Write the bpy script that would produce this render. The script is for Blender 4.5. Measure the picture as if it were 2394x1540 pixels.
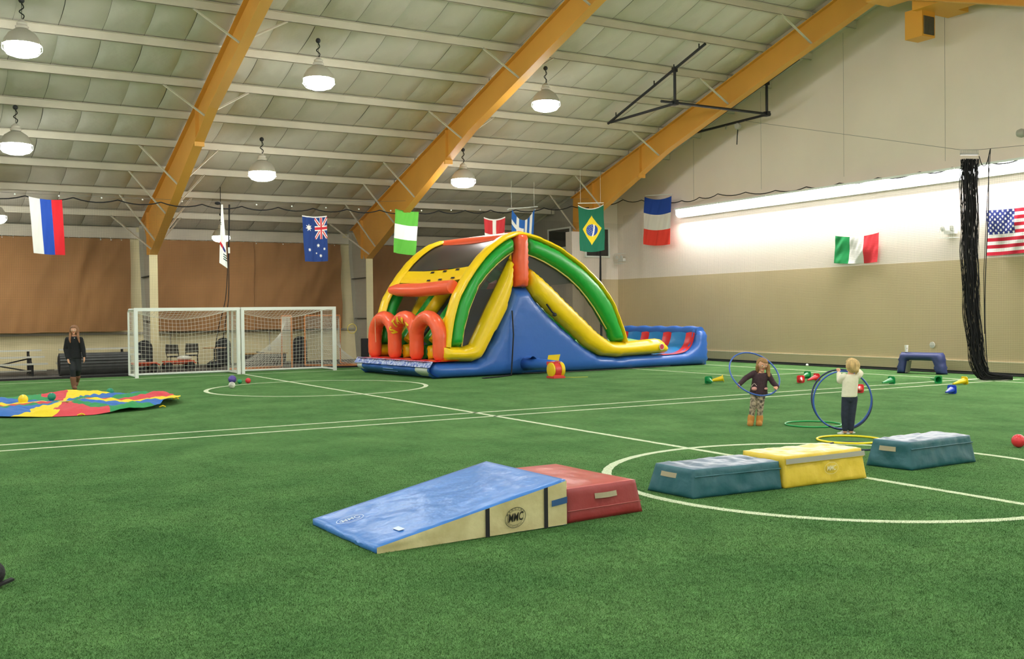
import bpy, bmesh, math, random
import numpy as np
from mathutils import Vector, Matrix, noise
from mathutils.geometry import delaunay_2d_cdt
random.seed(7)
sc = bpy.context.scene
for o in list(bpy.data.objects): bpy.data.objects.remove(o)
PI = math.pi
# ------------------------------------------------------------------ camera
FOC = 2377.65
YAW, PIT, ROL = [math.radians(a) for a in (30.294, -0.9365, -0.6683)]
CF = Vector((math.sin(YAW)*math.cos(PIT), math.cos(YAW)*math.cos(PIT), math.sin(PIT)))
_r0 = Vector((math.cos(YAW), -math.sin(YAW), 0)); _u0 = _r0.cross(CF)
CR = math.cos(ROL)*_r0 + math.sin(ROL)*_u0; CU = -math.sin(ROL)*_r0 + math.cos(ROL)*_u0
EYE = Vector((0, 0, 1.85))
cam = bpy.data.objects.new('camera', bpy.data.cameras.new('camera'))
sc.collection.objects.link(cam)
cam.matrix_world = Matrix(((CR.x, CU.x, -CF.x, 0), (CR.y, CU.y, -CF.y, 0), (CR.z, CU.z, -CF.z, 1.85), (0, 0, 0, 1)))
cam.data.sensor_width = 36; cam.data.lens = 36*FOC/2394; cam.data.clip_end = 200
sc.camera = cam
# ------------------------------------------------------------------ world, exposure
w = bpy.data.worlds.new('world'); sc.world = w; w.use_nodes = True
w.node_tree.nodes['Background'].inputs[0].default_value = (.5, .55, .6, 1)
w.node_tree.nodes['Background'].inputs[1].default_value = 0.05
vs = sc.view_settings
vs.view_transform = 'Standard'; vs.look = 'None'; vs.gamma = 1; vs.use_curve_mapping = False
vs.exposure = 0.5
LAMP_L = 60; STRIP_W = 105      # lens radiance of the hanging lamps; watts per wall strip piece
sc.cycles.max_bounces = 8; sc.cycles.diffuse_bounces = 5; sc.cycles.transparent_max_bounces = 16
# ------------------------------------------------------------------ helpers
def ray(x, y): return (x-1197)/FOC*CR - (y-770)/FOC*CU + CF
def at(x, y, ax=2, v=0.0):
    d = ray(x, y); return EYE + d*((v-EYE[ax])/d[ax])
def dep(p): return (Vector(p)-EYE).dot(CF)
def atd(x, y, d): return EYE + ray(x, y)*d            # point at a depth along the axis
def lin(c):
    if isinstance(c, str): c = [int(c[i:i+2], 16)/255 for i in (0, 2, 4)]
    return [(x/12.92 if x <= .04045 else ((x+.055)/1.055)**2.4) for x in c] + [1]
_m = {}
def mat(name, col, rough=.6, metal=0, var=0, vscale=3, bump=0, bscale=20, emit=0, spec=.5, alpha=1, col2=None, coat=0, stretch=None, detail=4, dist=.02):
    if name in _m: return _m[name]
    m = bpy.data.materials.new(name); m.use_nodes = True; nt = m.node_tree; N = nt.nodes; L = nt.links
    b = N['Principled BSDF']; c = lin(col)
    b.inputs['Base Color'].default_value = c; b.inputs['Roughness'].default_value = rough
    b.inputs['Metallic'].default_value = metal; b.inputs['Specular IOR Level'].default_value = spec
    b.inputs['Coat Weight'].default_value = coat
    m.diffuse_color = c
    tc = N.new('ShaderNodeTexCoord'); src = tc.outputs['Object']
    if stretch:
        mp = N.new('ShaderNodeMapping'); mp.inputs['Scale'].default_value = stretch
        L.new(src, mp.inputs[0]); src = mp.outputs[0]
    if var:
        n = N.new('ShaderNodeTexNoise'); n.inputs['Scale'].default_value = vscale; n.inputs['Detail'].default_value = detail
        L.new(src, n.inputs['Vector'])
        r = N.new('ShaderNodeValToRGB'); r.color_ramp.elements[0].position = .35; r.color_ramp.elements[1].position = .65
        a = lin(col2) if col2 else [x*(1-var) for x in c[:3]]+[1]
        r.color_ramp.elements[0].color = a; r.color_ramp.elements[1].color = c if col2 else [min(1, x*(1+var*.5)) for x in c[:3]]+[1]
        L.new(n.outputs[0], r.inputs[0]); L.new(r.outputs[0], b.inputs['Base Color'])
    if bump:
        n = N.new('ShaderNodeTexNoise'); n.inputs['Scale'].default_value = bscale; n.inputs['Detail'].default_value = 3
        L.new(src, n.inputs['Vector'])
        bp = N.new('ShaderNodeBump'); bp.inputs['Strength'].default_value = bump; bp.inputs['Distance'].default_value = dist
        L.new(n.outputs[0], bp.inputs['Height']); L.new(bp.outputs[0], b.inputs['Normal'])
    if emit:
        b.inputs['Emission Color'].default_value = c; b.inputs['Emission Strength'].default_value = emit
    if alpha < 1:
        b.inputs['Alpha'].default_value = alpha
    _m[name] = m; return m
def attr_mat(name, rough=.8):
    if name in _m: return _m[name]
    m = bpy.data.materials.new(name); m.use_nodes = True; N = m.node_tree.nodes
    a = N.new('ShaderNodeAttribute'); a.attribute_name = 'print'
    m.node_tree.links.new(a.outputs['Color'], N['Principled BSDF'].inputs['Base Color'])
    N['Principled BSDF'].inputs['Roughness'].default_value = rough
    N['Principled BSDF'].inputs['Specular IOR Level'].default_value = .2
    _m[name] = m; return m
class MB:
    def __init__(s): s.v = []; s.f = []; s.mi = []
    def add(s, vs, fs, mi=0):
        k = len(s.v); s.v += [tuple(p) for p in vs]; s.f += [tuple(i+k for i in f) for f in fs]; s.mi += [mi]*len(fs); return s
    def box(s, a, b, mi=0):
        (x0, y0, z0), (x1, y1, z1) = a, b
        return s.hexa([(x0, y0, z0), (x1, y0, z0), (x1, y1, z0), (x0, y1, z0)], [(x0, y0, z1), (x1, y0, z1), (x1, y1, z1), (x0, y1, z1)], mi)
    def hexa(s, lo, hi, mi=0):
        return s.add(list(lo)+list(hi), [(3, 2, 1, 0), (4, 5, 6, 7), (0, 1, 5, 4), (1, 2, 6, 5), (2, 3, 7, 6), (3, 0, 4, 7)], mi)
    def beam(s, p, q, w, h, up=(0, 0, 1), mi=0):          # rectangular bar p->q, w sideways, h along up
        p, q = Vector(p), Vector(q); d = (q-p).normalized(); up = Vector(up)
        sd = d.cross(up)
        if sd.length < 1e-4: sd = Vector((1, 0, 0))
        sd.normalize(); u = sd.cross(d)
        c = lambda o: [o-sd*w/2-u*h/2, o+sd*w/2-u*h/2, o+sd*w/2+u*h/2, o-sd*w/2+u*h/2]
        a, b = c(p), c(q)
        return s.add(a+b, [(3, 2, 1, 0), (4, 5, 6, 7), (0, 1, 5, 4), (1, 2, 6, 5), (2, 3, 7, 6), (3, 0, 4, 7)], mi)
    def tube(s, pts, r, n=8, closed=False, cap=True, mi=0, flat=None):
        pts = [Vector(p) for p in pts]; m = len(pts)
        rr = r if isinstance(r, (list, tuple)) else [r]*m
        prev = None; rings = []
        for i, p in enumerate(pts):
            if closed: t = pts[(i+1) % m]-pts[i-1]
            else: t = pts[min(i+1, m-1)]-pts[max(i-1, 0)]
            if t.length < 1e-9: t = Vector((0, 0, 1))
            t.normalize()
            if prev is None:
                a = Vector((0, 0, 1)) if abs(t.z) < .9 else Vector((1, 0, 0))
                u = t.cross(a).normalized()
            else:
                u = prev-t*prev.dot(t)
                u = u.normalized() if u.length > 1e-6 else t.orthogonal().normalized()
            prev = u; v = t.cross(u)
            rings.append([p+(u*math.cos(2*PI*j/n)+v*math.sin(2*PI*j/n))*rr[i] for j in range(n)])
        V = [q for g in rings for q in g]; F = []
        for i in range(m if closed else m-1):
            for j in range(n):
                a, b = i*n+j, i*n+(j+1) % n; c = ((i+1) % m)*n
                F.append((a, b, c+(j+1) % n, c+j))
        if cap and not closed:
            F.append(tuple(range(n-1, -1, -1))); F.append(tuple(range((m-1)*n, m*n)))
        return s.add(V, F, mi)
    def lathe(s, prof, n=24, o=(0, 0, 0), mi=0, ax=None):  # prof: (r,z); ax: optional axis
        o = Vector(o); M = Matrix.Identity(3)
        if ax is not None: M = Vector((0, 0, 1)).rotation_difference(Vector(ax)).to_matrix()
        V = []; F = []
        for r, z in prof:
            for j in range(n): V.append(o+M@Vector((r*math.cos(2*PI*j/n), r*math.sin(2*PI*j/n), z)))
        for i in range(len(prof)-1):
            for j in range(n): F.append((i*n+j, i*n+(j+1) % n, (i+1)*n+(j+1) % n, (i+1)*n+j))
        if prof[0][0] > 1e-4: F.append(tuple(range(n-1, -1, -1)))
        if prof[-1][0] > 1e-4: F.append(tuple(range((len(prof)-1)*n, len(prof)*n)))
        return s.add(V, F, mi)
    def ball(s, c, r, n=20, sc=(1, 1, 1), mi=0):
        k = n//2
        V = []; c = Vector(c)
        for i in range(k+1):
            a = PI*i/k
            for j in range(n): V.append((c.x+r*sc[0]*math.sin(a)*math.cos(2*PI*j/n), c.y+r*sc[1]*math.sin(a)*math.sin(2*PI*j/n), c.z-r*sc[2]*math.cos(a)))
        F = [(i*n+j, i*n+(j+1) % n, (i+1)*n+(j+1) % n, (i+1)*n+j) for i in range(k) for j in range(n)]
        return s.add(V, F, mi)
    def prism(s, poly, fn, a, b, mi=0):                    # poly 2D, fn(u,v,w)->3D, w from a to b
        n = len(poly); V = [fn(u, v, a) for u, v in poly]+[fn(u, v, b) for u, v in poly]
        F = [tuple(range(n-1, -1, -1)), tuple(range(n, 2*n))]+[(i, (i+1) % n, n+(i+1) % n, n+i) for i in range(n)]
        return s.add(V, F, mi)
    def grid(s, fn, nu, nv, mi=0):
        V = [fn(i/nu, j/nv) for j in range(nv+1) for i in range(nu+1)]
        F = [(j*(nu+1)+i, j*(nu+1)+i+1, (j+1)*(nu+1)+i+1, (j+1)*(nu+1)+i) for j in range(nv) for i in range(nu)]
        return s.add(V, F, mi)
def wm(o):
    m = Matrix.Identity(4)
    while o is not None: m = o.matrix_basis @ m; o = o.parent
    return m
def props(o, label=None, cat=None, group=None, kind=None):
    if label: o['label'] = label
    if cat: o['category'] = cat
    if group: o['group'] = group
    if kind: o['kind'] = kind
    return o
def build(name, mb, mats, parent=None, smooth=False, base=None, fix=True):
    me = bpy.data.meshes.new(name); V = mb.v
    o = bpy.data.objects.new(name, me); sc.collection.objects.link(o)
    if parent is not None:
        o.parent = parent; inv = wm(parent).inverted(); V = [inv@Vector(p) for p in V]
    elif base is not None:
        o.location = base; b = Vector(base); V = [Vector(p)-b for p in V]
    me.from_pydata(V, [], mb.f)
    if not isinstance(mats, (list, tuple)): mats = [mats]
    for m in mats: me.materials.append(m)
    if len(mats) > 1: me.polygons.foreach_set('material_index', mb.mi)
    if fix:
        bm = bmesh.new(); bm.from_mesh(me); bmesh.ops.recalc_face_normals(bm, faces=bm.faces); bm.to_mesh(me); bm.free()
    if smooth:
        me.polygons.foreach_set('use_smooth', [True]*len(me.polygons))
        if smooth != True: me.set_sharp_from_angle(angle=math.radians(smooth))
    me.update(); return o
def thing(name, label, cat, loc=(0, 0, 0), rz=0, group=None):
    o = bpy.data.objects.new(name, None); sc.collection.objects.link(o); o.empty_display_size = .2
    o.location = loc; o.rotation_euler = (0, 0, rz)
    return props(o, label, cat, group)
def solo(name, mb, m, label, cat, base, group=None, smooth=False):
    return props(build(name, mb, m, None, smooth, base), label, cat, group)
def dup(root, loc, rz=None, label=None, group=None):
    r = root.copy(); sc.collection.objects.link(r); r.location = loc
    if rz is not None: r.rotation_euler = (0, 0, rz)
    if label: r['label'] = label
    if group: r['group'] = group
    for ch in list(root.children):
        c = ch.copy(); sc.collection.objects.link(c); c.parent = r
        for g in list(ch.children):
            d = g.copy(); sc.collection.objects.link(d); d.parent = c
    return r
def struct(name, mb, m, smooth=False): return props(build(name, mb, m, None, smooth), kind='structure')
def resample(poly, res, closed=True):
    out = []; n = len(poly)
    for i in range(n if closed else n-1):
        a, b = Vector(poly[i]), Vector(poly[(i+1) % n]); k = max(1, int(round((b-a).length/res)))
        out += [a+(b-a)*j/k for j in range(k)]
    if not closed: out.append(Vector(poly[-1]))
    return out
def smooth_path(pts, k=6):
    P = [Vector(p) for p in pts]; out = []
    for i in range(len(P)-1):
        p0 = P[max(i-1, 0)]; p1 = P[i]; p2 = P[i+1]; p3 = P[min(i+2, len(P)-1)]
        for j in range(k):
            t = j/k
            out.append(.5*((2*p1)+(p2-p0)*t+(2*p0-5*p1+4*p2-p3)*t*t+(3*p1-p0-3*p2+p3)*t**3))
    out.append(P[-1]); return out
def pillow(mb, poly, T, R, fn, res=.12, vc=0, wr=0, mi=0):
    """inflated slab: outline poly, thickness T, edges rounded over R; fn(u,z,v)->3D"""
    B = resample(poly, res); n = len(B)
    xs = [p.x for p in B]; ys = [p.y for p in B]
    A = np.array([(p.x, p.y) for p in B]); Bn = np.roll(A, -1, 0)
    def dist(x, y):
        d = Bn-A; t = np.clip((((x-A[:, 0])*d[:, 0]+(y-A[:, 1])*d[:, 1])/((d**2).sum(1)+1e-12)), 0, 1)
        return float(np.sqrt(((A[:, 0]+t*d[:, 0]-x)**2+(A[:, 1]+t*d[:, 1]-y)**2).min()))
    pts = list(B); y = min(ys)+res/2; r = 0
    while y < max(ys):
        x = min(xs)+(res/2 if r % 2 else res)
        while x < max(xs):
            ins = False; j = n-1
            for i in range(n):
                if (ys[i] > y) != (ys[j] > y) and x < (xs[j]-xs[i])*(y-ys[i])/(ys[j]-ys[i])+xs[i]: ins = not ins
                j = i
            if ins and dist(x, y) > res*.45: pts.append(Vector((x, y)))
            x += res
        y += res*.87; r += 1
    V, E, F, *_ = delaunay_2d_cdt(pts, [(i, (i+1) % n) for i in range(n)], [list(range(n))], 1, 1e-5)
    fr = []; bk = []
    for i, p in enumerate(V):
        d = dist(p.x, p.y); q = min(d/R, 1); h = T/2*math.sqrt(max(0, 1-(1-q)**2))
        if wr: h += wr*noise.noise(Vector((p.x*9, p.y*9, vc)))*min(1, d/.1)
        fr.append(fn(p.x, p.y, vc-h)); bk.append(fn(p.x, p.y, vc+h))
    m = len(V)
    mb.add(fr+bk, [tuple(f) for f in F]+[tuple(i+m for i in reversed(f)) for f in F], mi)
    return mb
def weld(o, d=.0005):
    bm = bmesh.new(); bm.from_mesh(o.data); bmesh.ops.remove_doubles(bm, verts=bm.verts, dist=d)
    bmesh.ops.recalc_face_normals(bm, faces=bm.faces); bm.to_mesh(o.data); bm.free(); return o
def bake(o, mods):
    """apply modifiers through the depsgraph"""
    for t, kw in mods:
        m = o.modifiers.new(t, t)
        for k, v in kw.items(): setattr(m, k, v)
    bpy.context.view_layer.update()
    me = bpy.data.meshes.new_from_object(o.evaluated_get(bpy.context.evaluated_depsgraph_get()))
    mats = [m for m in o.data.materials]; o.modifiers.clear(); o.data = me
    if not me.materials:
        for m in mats: me.materials.append(m)
    me.polygons.foreach_set('use_smooth', [True]*len(me.polygons)); return o
def text_mb(txt, size, fn, sub=0, font_shear=0, bold=0):
    c = bpy.data.curves.new('t', 'FONT'); c.body = txt; c.size = size; c.align_x = 'CENTER'; c.align_y = 'CENTER'
    c.shear = font_shear; c.offset = bold; c.resolution_u = 3
    o = bpy.data.objects.new('t', c); sc.collection.objects.link(o); bpy.context.view_layer.update()
    me = bpy.data.meshes.new_from_object(o.evaluated_get(bpy.context.evaluated_depsgraph_get()))
    if sub:
        bm = bmesh.new(); bm.from_mesh(me); bmesh.ops.triangulate(bm, faces=bm.faces)
        for _ in range(sub): bmesh.ops.subdivide_edges(bm, edges=bm.edges, cuts=1, use_grid_fill=True)
        bm.to_mesh(me); bm.free()
    V = [fn(v.co.x, v.co.y) for v in me.vertices]; F = [tuple(p.vertices) for p in me.polygons]
    bpy.data.objects.remove(o); bpy.data.curves.remove(c); bpy.data.meshes.remove(me)
    return V, F
# ------------------------------------------------------------------ dimensions
XG = 25.46; YW = 40.1; YN = -1.6; XB = -20.0
def roof(y): return 17.441-.31095*(y if y >= 19.5 else 39-y)
WHITE = mat('wall_white', 'ECE0D4', .8, var=.05, vscale=.4, bump=.15, bscale=60)
BEIGE = mat('wall_beige', 'CDBA96', .8, var=.05, vscale=.5, bump=.15, bscale=60)
CREAM = mat('cream_panel', 'DCCFA4', .7, var=.06, vscale=1)
GREYW = mat('grey_panel', '9C998E', .7, var=.08, vscale=1)
GREYD = mat('grey_steel', 'ABA696', .6)
YEL = mat('frame_yellow', 'DCA042', .55, var=.05, vscale=.6)
PURL = mat('purlin_paint', 'CBC3B2', .55, var=.07, vscale=1.2)
INS = mat('insulation_facing', 'C9C4B8', .5, var=.12, vscale=.35, bump=.6, bscale=2.2, spec=.4, dist=.05)
DARK = mat('dark_gap', '3A3A36', .9)
BLACK = mat('black_matte', '17171A', .6)
BLKP = mat('black_pipe', '22242B', .45)
ROPE = mat('black_rope', '1A1A1C', .9)
WIRE = mat('wire', '7D7A74', .5)
WPAINT = mat('white_paint', 'E6EBE6', .4)
# ------------------------------------------------------------------ lamps (built first: they are the light)
def area(name, loc, size, watts, col, rot, sy=None, spread=PI):
    l = bpy.data.lights.new(name, 'AREA'); l.energy = watts; l.color = col; l.size = size
    l.shape = 'RECTANGLE' if sy else 'DISK'
    if sy: l.size_y = sy
    l.spread = spread
    o = bpy.data.objects.new(name, l); sc.collection.objects.link(o); o.location = loc; o.rotation_euler = rot
    return o
DOME = mat('lamp_enamel', 'B9B6A8', .4, metal=.3); LENS = mat('lamp_lens', 'FAFCF8', .3, emit=LAMP_L)
def make_lamp():
    t = thing('hanging_lamp', 'x', 'lamp')
    build('dome', MB().lathe([(.09, .36), (.16, .35), (.29, .26), (.38, .12), (.41, 0), (.395, 0), (.36, .11), (.27, .24), (.14, .33), (.0, .34)], 28), DOME, t, 40)
    build('ballast_housing', MB().lathe([(.0, .36), (.13, .37), (.15, .42), (.11, .46), (.12, .5), (.07, .54), (.04, .58), (0, .58)], 16), mat('housing', 'C9C4B8', .4), t, 40)
    build('lens', MB().lathe([(.37, .02), (.385, -.10), (.32, -.19), (.18, -.23), (0, -.24)], 20), LENS, t, True)
    g = MB()
    for k in range(10):
        a = 2*PI*k/10; g.tube([(.42*math.cos(a), .42*math.sin(a), .02), (.425*math.cos(a), .425*math.sin(a), -.11), (.34*math.cos(a), .34*math.sin(a), -.21), (.2*math.cos(a), .2*math.sin(a), -.26)], .004, 4)
    for r, z in ((.425, -.11), (.34, -.21), (.2, -.26)):
        g.tube([(r*math.cos(2*PI*k/24), r*math.sin(2*PI*k/24), z) for k in range(24)], .004, 4, True)
    build('wire_guard', g, WPAINT, t)
    c = MB().tube(smooth_path([(0, 0, .56), (.05, .02, .68), (-.05, 0, .76), (.04, 0, .86), (0, 0, .96)]), .014, 5)
    c.tube([(0, 0, .56), (0, 0, 1.0)], .006, 4)
    build('cord', c, ROPE, t)
    build('junction_box', MB().ball((0, 0, 1.02), .07, 10), BLKP, t, True)
    return t
lamps = []
lampspec = [((2.19, 25.9, 8.13), 'hanging bell lamp nearest the upper left corner, glowing white'),
            ((2.42, 31.0, 6.62), 'lit bell lamp at the left edge, below the upper left corner lamp'),
            ((2.1, 36.2, 5.12), 'lit bell lamp at the left edge beside the white blue and red striped flag'),
            ((9.3, 25.93, 8.1), 'glowing bell lamp hanging between the left and middle yellow roof beams, upper one'),
            ((9.3, 31.15, 6.29), 'glowing bell lamp between the left and middle yellow beams, lower one'),
            ((9.3, 36.2, 4.67), 'small far lamp shining behind the edge-on white flag, above the brown curtain'),
            ((16.4, 25.9, 8.15), 'glowing bell lamp right of the middle yellow beam, nearer the black pipes'),
            ((16.3, 31.1, 6.45), 'glowing bell lamp hanging in front of the lower right side of the middle yellow beam')]
L0 = make_lamp(); lamps.append(L0); L0.location = lampspec[0][0]; L0['label'] = lampspec[0][1]; L0['group'] = 'hanging bell lamps under the roof'
for p, lab in lampspec[1:]: lamps.append(dup(L0, p, 0, lab, 'hanging bell lamps under the roof'))
far = lamps[5]; far.scale = (.75, .75, .75)
build('suspension_rod', MB().tube([(9.3, 36.2, 5.4), (9.3, 36.2, roof(36.2)+.22)], .012, 5), ROPE, far)
hid = [(x, y) for y in (0.5, 5.3, 10.4, 15.6, 20.7, 25.9, 31.1) for x in (-12.3, -5.1, 2.2, 9.3, 16.4) if not (y > 25 and x > 0) and not (y > 20 and x > 16)]
for x, y in hid:
    z = min(roof(y)-1.15, 9.6)
    lamps.append(dup(L0, (x, y, z), 0, 'hanging bell lamp over the near field, above or behind the view', 'hanging bell lamps over the near field'))
# ------------------------------------------------------------------ floor
TURF = mat('turf', '6B975A', 1, var=.3, vscale=.9, bump=.8, bscale=220, spec=.1, col2='58864D', detail=9)
LINE = mat('turf_line_white', 'DDE8C8', .95, var=.12, vscale=30, bump=.6, bscale=200, spec=.1)
nt = TURF.node_tree; b = nt.nodes['Principled BSDF']; cl = b.inputs['Base Color'].links[0].from_socket
def addvar(nt, cur, scale, lo, hi, stretch=None, p0=.3, p1=.7):
    n = nt.nodes.new('ShaderNodeTexNoise'); n.inputs['Scale'].default_value = scale; n.inputs['Detail'].default_value = 5
    tc = nt.nodes.new('ShaderNodeTexCoord'); mp = nt.nodes.new('ShaderNodeMapping')
    if stretch: mp.inputs['Scale'].default_value = stretch
    nt.links.new(tc.outputs['Object'], mp.inputs[0]); nt.links.new(mp.outputs[0], n.inputs['Vector'])
    r = nt.nodes.new('ShaderNodeMapRange'); r.inputs[1].default_value = p0; r.inputs[2].default_value = p1
    r.inputs[3].default_value = lo; r.inputs[4].default_value = hi; nt.links.new(n.outputs[0], r.inputs[0])
    mx = nt.nodes.new('ShaderNodeMix'); mx.data_type = 'RGBA'; mx.blend_type = 'MULTIPLY'; mx.inputs[0].default_value = 1
    nt.links.new(cur, mx.inputs[6]); nt.links.new(r.outputs[0], mx.inputs[7]); return mx.outputs[2]
for sc_, lo, hi, st in ((12, .82, 1.12, (1, 1, 1)), (90, .6, 1.35, (1, 1, 1)), (3, .88, 1.08, (1.0, .5, 1))):
    cl = addvar(nt, cl, sc_, lo, hi, st)
nt.links.new(cl, b.inputs['Base Color'])
YT = 33.65
floor = struct('floor', MB().box((XB, YN, -.1), (XG, YT, 0)), TURF)
build('rubber_strip', MB().box((XB, YT, -.1), (XG, YW, .004)), mat('rubber_floor', '55524C', .8, var=.25, vscale=1.5), floor)
build('turf_edge', MB().box((XB, YT-.03, 0), (XG, YT+.03, .012)), BLACK, floor)
def line_seg(p, q, w=.1):
    mb = MB(); p, q = Vector(p), Vector(q); n = max(2, int((q-p).length/.06)); d = (q-p).normalized(); s = Vector((-d.y, d.x))
    def fn(u, v):
        jit = .007*noise.noise(Vector((u*n*.9+p.x*7, v*5+p.y, 3)))
        c = p+(q-p)*u+s*((v-.5)*w+(jit*2 if v in (0, 1) else 0)); return (c.x, c.y, .0015)
    mb.grid(fn, n, 1); return build('painted_line', mb, LINE, floor, fix=False)
def line_arc(c, r, w=.1, a0=0, a1=2*PI):
    mb = MB(); n = 260
    def fn(u, v):
        a = a0+(a1-a0)*u; rr = r+(v-.5)*w+.012*noise.noise(Vector((u*n*.5, v*5, c[0])))
        return (c[0]+rr*math.cos(a), c[1]+rr*math.sin(a), .0018)
    mb.grid(fn, n, 1); return build('painted_line', mb, LINE, floor, fix=False)
segs = [((-8, 16.62), (24.2, 16.72)), ((-8, 15.88), (24.4, 15.93)), ((8.93, -1.5), (8.93, 32.2)), ((-8, 32.25), (24, 32.12)),
        ((23.25, 33), (23.3, 1)), ((19.96, 33), (19.96, 21.35)), ((19.96, 21.3), (23.3, 21.3)), ((19.96, 11.2), (23.3, 11.2)), ((19.96, 11.2), (19.96, 1))]
arcs = [((8.93, 7.98), 2.63), ((8.81, 24.94), 2.75)]
for p, q in segs: line_seg(p, q, .09 if p[1] > 20 else .1)
for c, r in arcs: line_arc(c, r, .11)
def on_line(X, Y):
    d = np.full(X.shape, 9.)
    for p, q in segs:
        p = np.array(p); q = np.array(q); e = q-p; t = np.clip(((X-p[0])*e[0]+(Y-p[1])*e[1])/(e@e), 0, 1)
        d = np.minimum(d, np.hypot(X-p[0]-t*e[0], Y-p[1]-t*e[1]))
    for c, r in arcs: d = np.minimum(d, np.abs(np.hypot(X-c[0], Y-c[1])-r))
    return d < .052
def blades(n, seed):
    rg = np.random.default_rng(seed); out = []
    D = 4.6+rg.random(n)**1.15*10.5; A = rg.random(n)*2-1
    ang = YAW+A*math.radians(28.5); X = D*np.sin(ang)/np.cos(ang-YAW); Y = D*np.cos(ang)/np.cos(ang-YAW)
    return X, Y, D, rg
def blade_mesh(name, X, Y, D, rg, m):
    n = len(X); h = (.006+.009*rg.random(n))*np.clip((15.5-D)/7, .05, 1); a = rg.random(n)*2*PI; ww = .0016+.0006*D/5
    lx = (rg.random(n)-.5)*.02; ly = (rg.random(n)-.5)*.02
    V = np.empty((n, 3, 3), np.float32)
    V[:, 0] = np.c_[X-np.cos(a)*ww, Y-np.sin(a)*ww, np.zeros(n)]; V[:, 1] = np.c_[X+np.cos(a)*ww, Y+np.sin(a)*ww, np.zeros(n)]
    V[:, 2] = np.c_[X+lx, Y+ly, h]
    me = bpy.data.meshes.new(name); me.vertices.add(3*n); me.vertices.foreach_set('co', V.ravel())
    me.loops.add(3*n); me.loops.foreach_set('vertex_index', np.arange(3*n, dtype=np.int32))
    me.polygons.add(n); me.polygons.foreach_set('loop_start', np.arange(0, 3*n, 3, dtype=np.int32)); me.polygons.foreach_set('loop_total', np.full(n, 3, np.int32))
    me.materials.append(m); me.update(); me.validate()
    o = bpy.data.objects.new(name, me); sc.collection.objects.link(o); o.parent = floor; o['kind'] = 'stuff'; return o
X, Y, D, rg = blades(640000, 3); on = on_line(X, Y)
blade_mesh('grass_blades', X[~on], Y[~on], D[~on], rg, TURF)
blade_mesh('painted_grass_blades', X[on], Y[on], D[on], rg, LINE)
# ------------------------------------------------------------------ walls
def wall(name, f, mbs):
    o = struct(name, mbs[0], mbs[1]); return o
gable = [(YN, 0), (YW, 0), (YW, roof(YW)+.4), (19.5, roof(19.5)+.4), (YN, roof(YN)+.4)]
wg = struct('wall_right', MB().prism(gable, lambda u, v, w_: (w_, u, v), XG, XG+.3), WHITE)
build('painted_dado', MB().box((XG-.004, YN, .0), (XG, YW, 3.2)), BEIGE, wg)
build('base_board', MB().box((XG-.03, YN, .06), (XG-.004, YW, .34)), mat('base_tan', 'C9BA9A', .6), wg)
build('base_cap', MB().box((XG-.045, YN, .34), (XG-.004, YW, .36)), mat('base_cap', 'DDD2B8', .5), wg)
build('base_gap', MB().box((XG-.05, YN, 0), (XG-.004, YW, .07)), BLACK, wg)
struct('wall_left', MB().prism(gable, lambda u, v, w_: (w_, u, v), XB-.3, XB), WHITE)
struct('wall_near', MB().box((XB, YN-.3, 0), (XG, YN, 5.2)), WHITE)
wf = struct('wall_far', MB().box((XB, YW, 0), (XG, YW+.3, 5.4)), [CREAM])
build('upper_panel', MB().box((16, YW-.03, 1.6), (XG, YW, 5.3)), GREYW, wf)
build('wall_ledge', MB().box((XB, YW-.08, 1.22), (XG, YW, 1.3)), GREYD, wf)
for px in (399, 630): # conduits
    p = at(px, 800, 1, YW-.05); mb = MB().tube([(p.x, YW-.05, .55), (p.x, YW-.05, 1.3)], .02, 6)
    if px == 630: mb.box((p.x-.06, YW-.08, .45), (p.x+.06, YW, .6))
    build('conduit', mb, GREYD, wf)
# built-in room in the corner
XR = 23.6; YR = 34.7
wr_ = struct('wall_office', MB().prism([(XR, 0), (XG, 0), (XG, roof(YR)+.3), (XR, roof(YR)+.3)], lambda u, v, w_: (u, w_, v), YR, YR+.12), WHITE)
sd = [(YR+.12, 0), (YW, 0), (YW, roof(YW)+.3), (YR+.12, roof(YR)+.3)]
build('side_wall', MB().prism(sd, lambda u, v, w_: (w_, u, v), XR, XR+.12), GREYW, wr_)
build('side_wall_white', MB().box((XR-.01, YR, 3.2), (XR, YW, 4.5)), WHITE, wr_)
build('dado', MB().box((XR-.012, YR, 0), (XR, YW, 3.2)).box((XR, YR-.006, 0), (XG, YR, 3.2)), BEIGE, wr_)
build('column_casing', MB().box((23.15, YR-.02, 3.2), (XR, YR+.45, 5.15)), WHITE, wr_)
build('column_casing_dado', MB().box((23.15, YR-.02, 0), (XR, YR+.45, 3.2)), BEIGE, wr_)
a = at(1283, 533, 0, XR-.03); b2 = at(1333, 578, 0, XR-.03)
def window(name, f, lo, hi, axis):
    # lo,hi corners; axis 'x': glass normal along x
    (y0, z0), (y1, z1) = lo, hi; t = .07
    mb = MB()
    for bx in (((y0-t, z0-t), (y1+t, z0)), ((y0-t, z1), (y1+t, z1+t)), ((y0-t, z0), (y0, z1)), ((y1, z0), (y1+t, z1))):
        (p0, q0), (p1, q1) = bx
        if axis == 'x': mb.box((f-.05, p0, q0), (f, p1, q1))
        else: mb.box((p0, f-.05, q0), (p1, f, q1))
    o = struct(name, mb, WPAINT)
    g = MB()
    if axis == 'x': g.box((f-.02, y0, z0), (f-.01, y1, z1))
    else: g.box((y0, f-.02, z0), (y1, f-.01, z1))
    build('pane', g, mat('window_glass', '2B2D2C', .08, spec=.8), o); return o
w1 = window('window_1', XR-.012, (min(a.y, b2.y), 4.6), (max(a.y, b2.y), 5.35), 'x')
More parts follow.
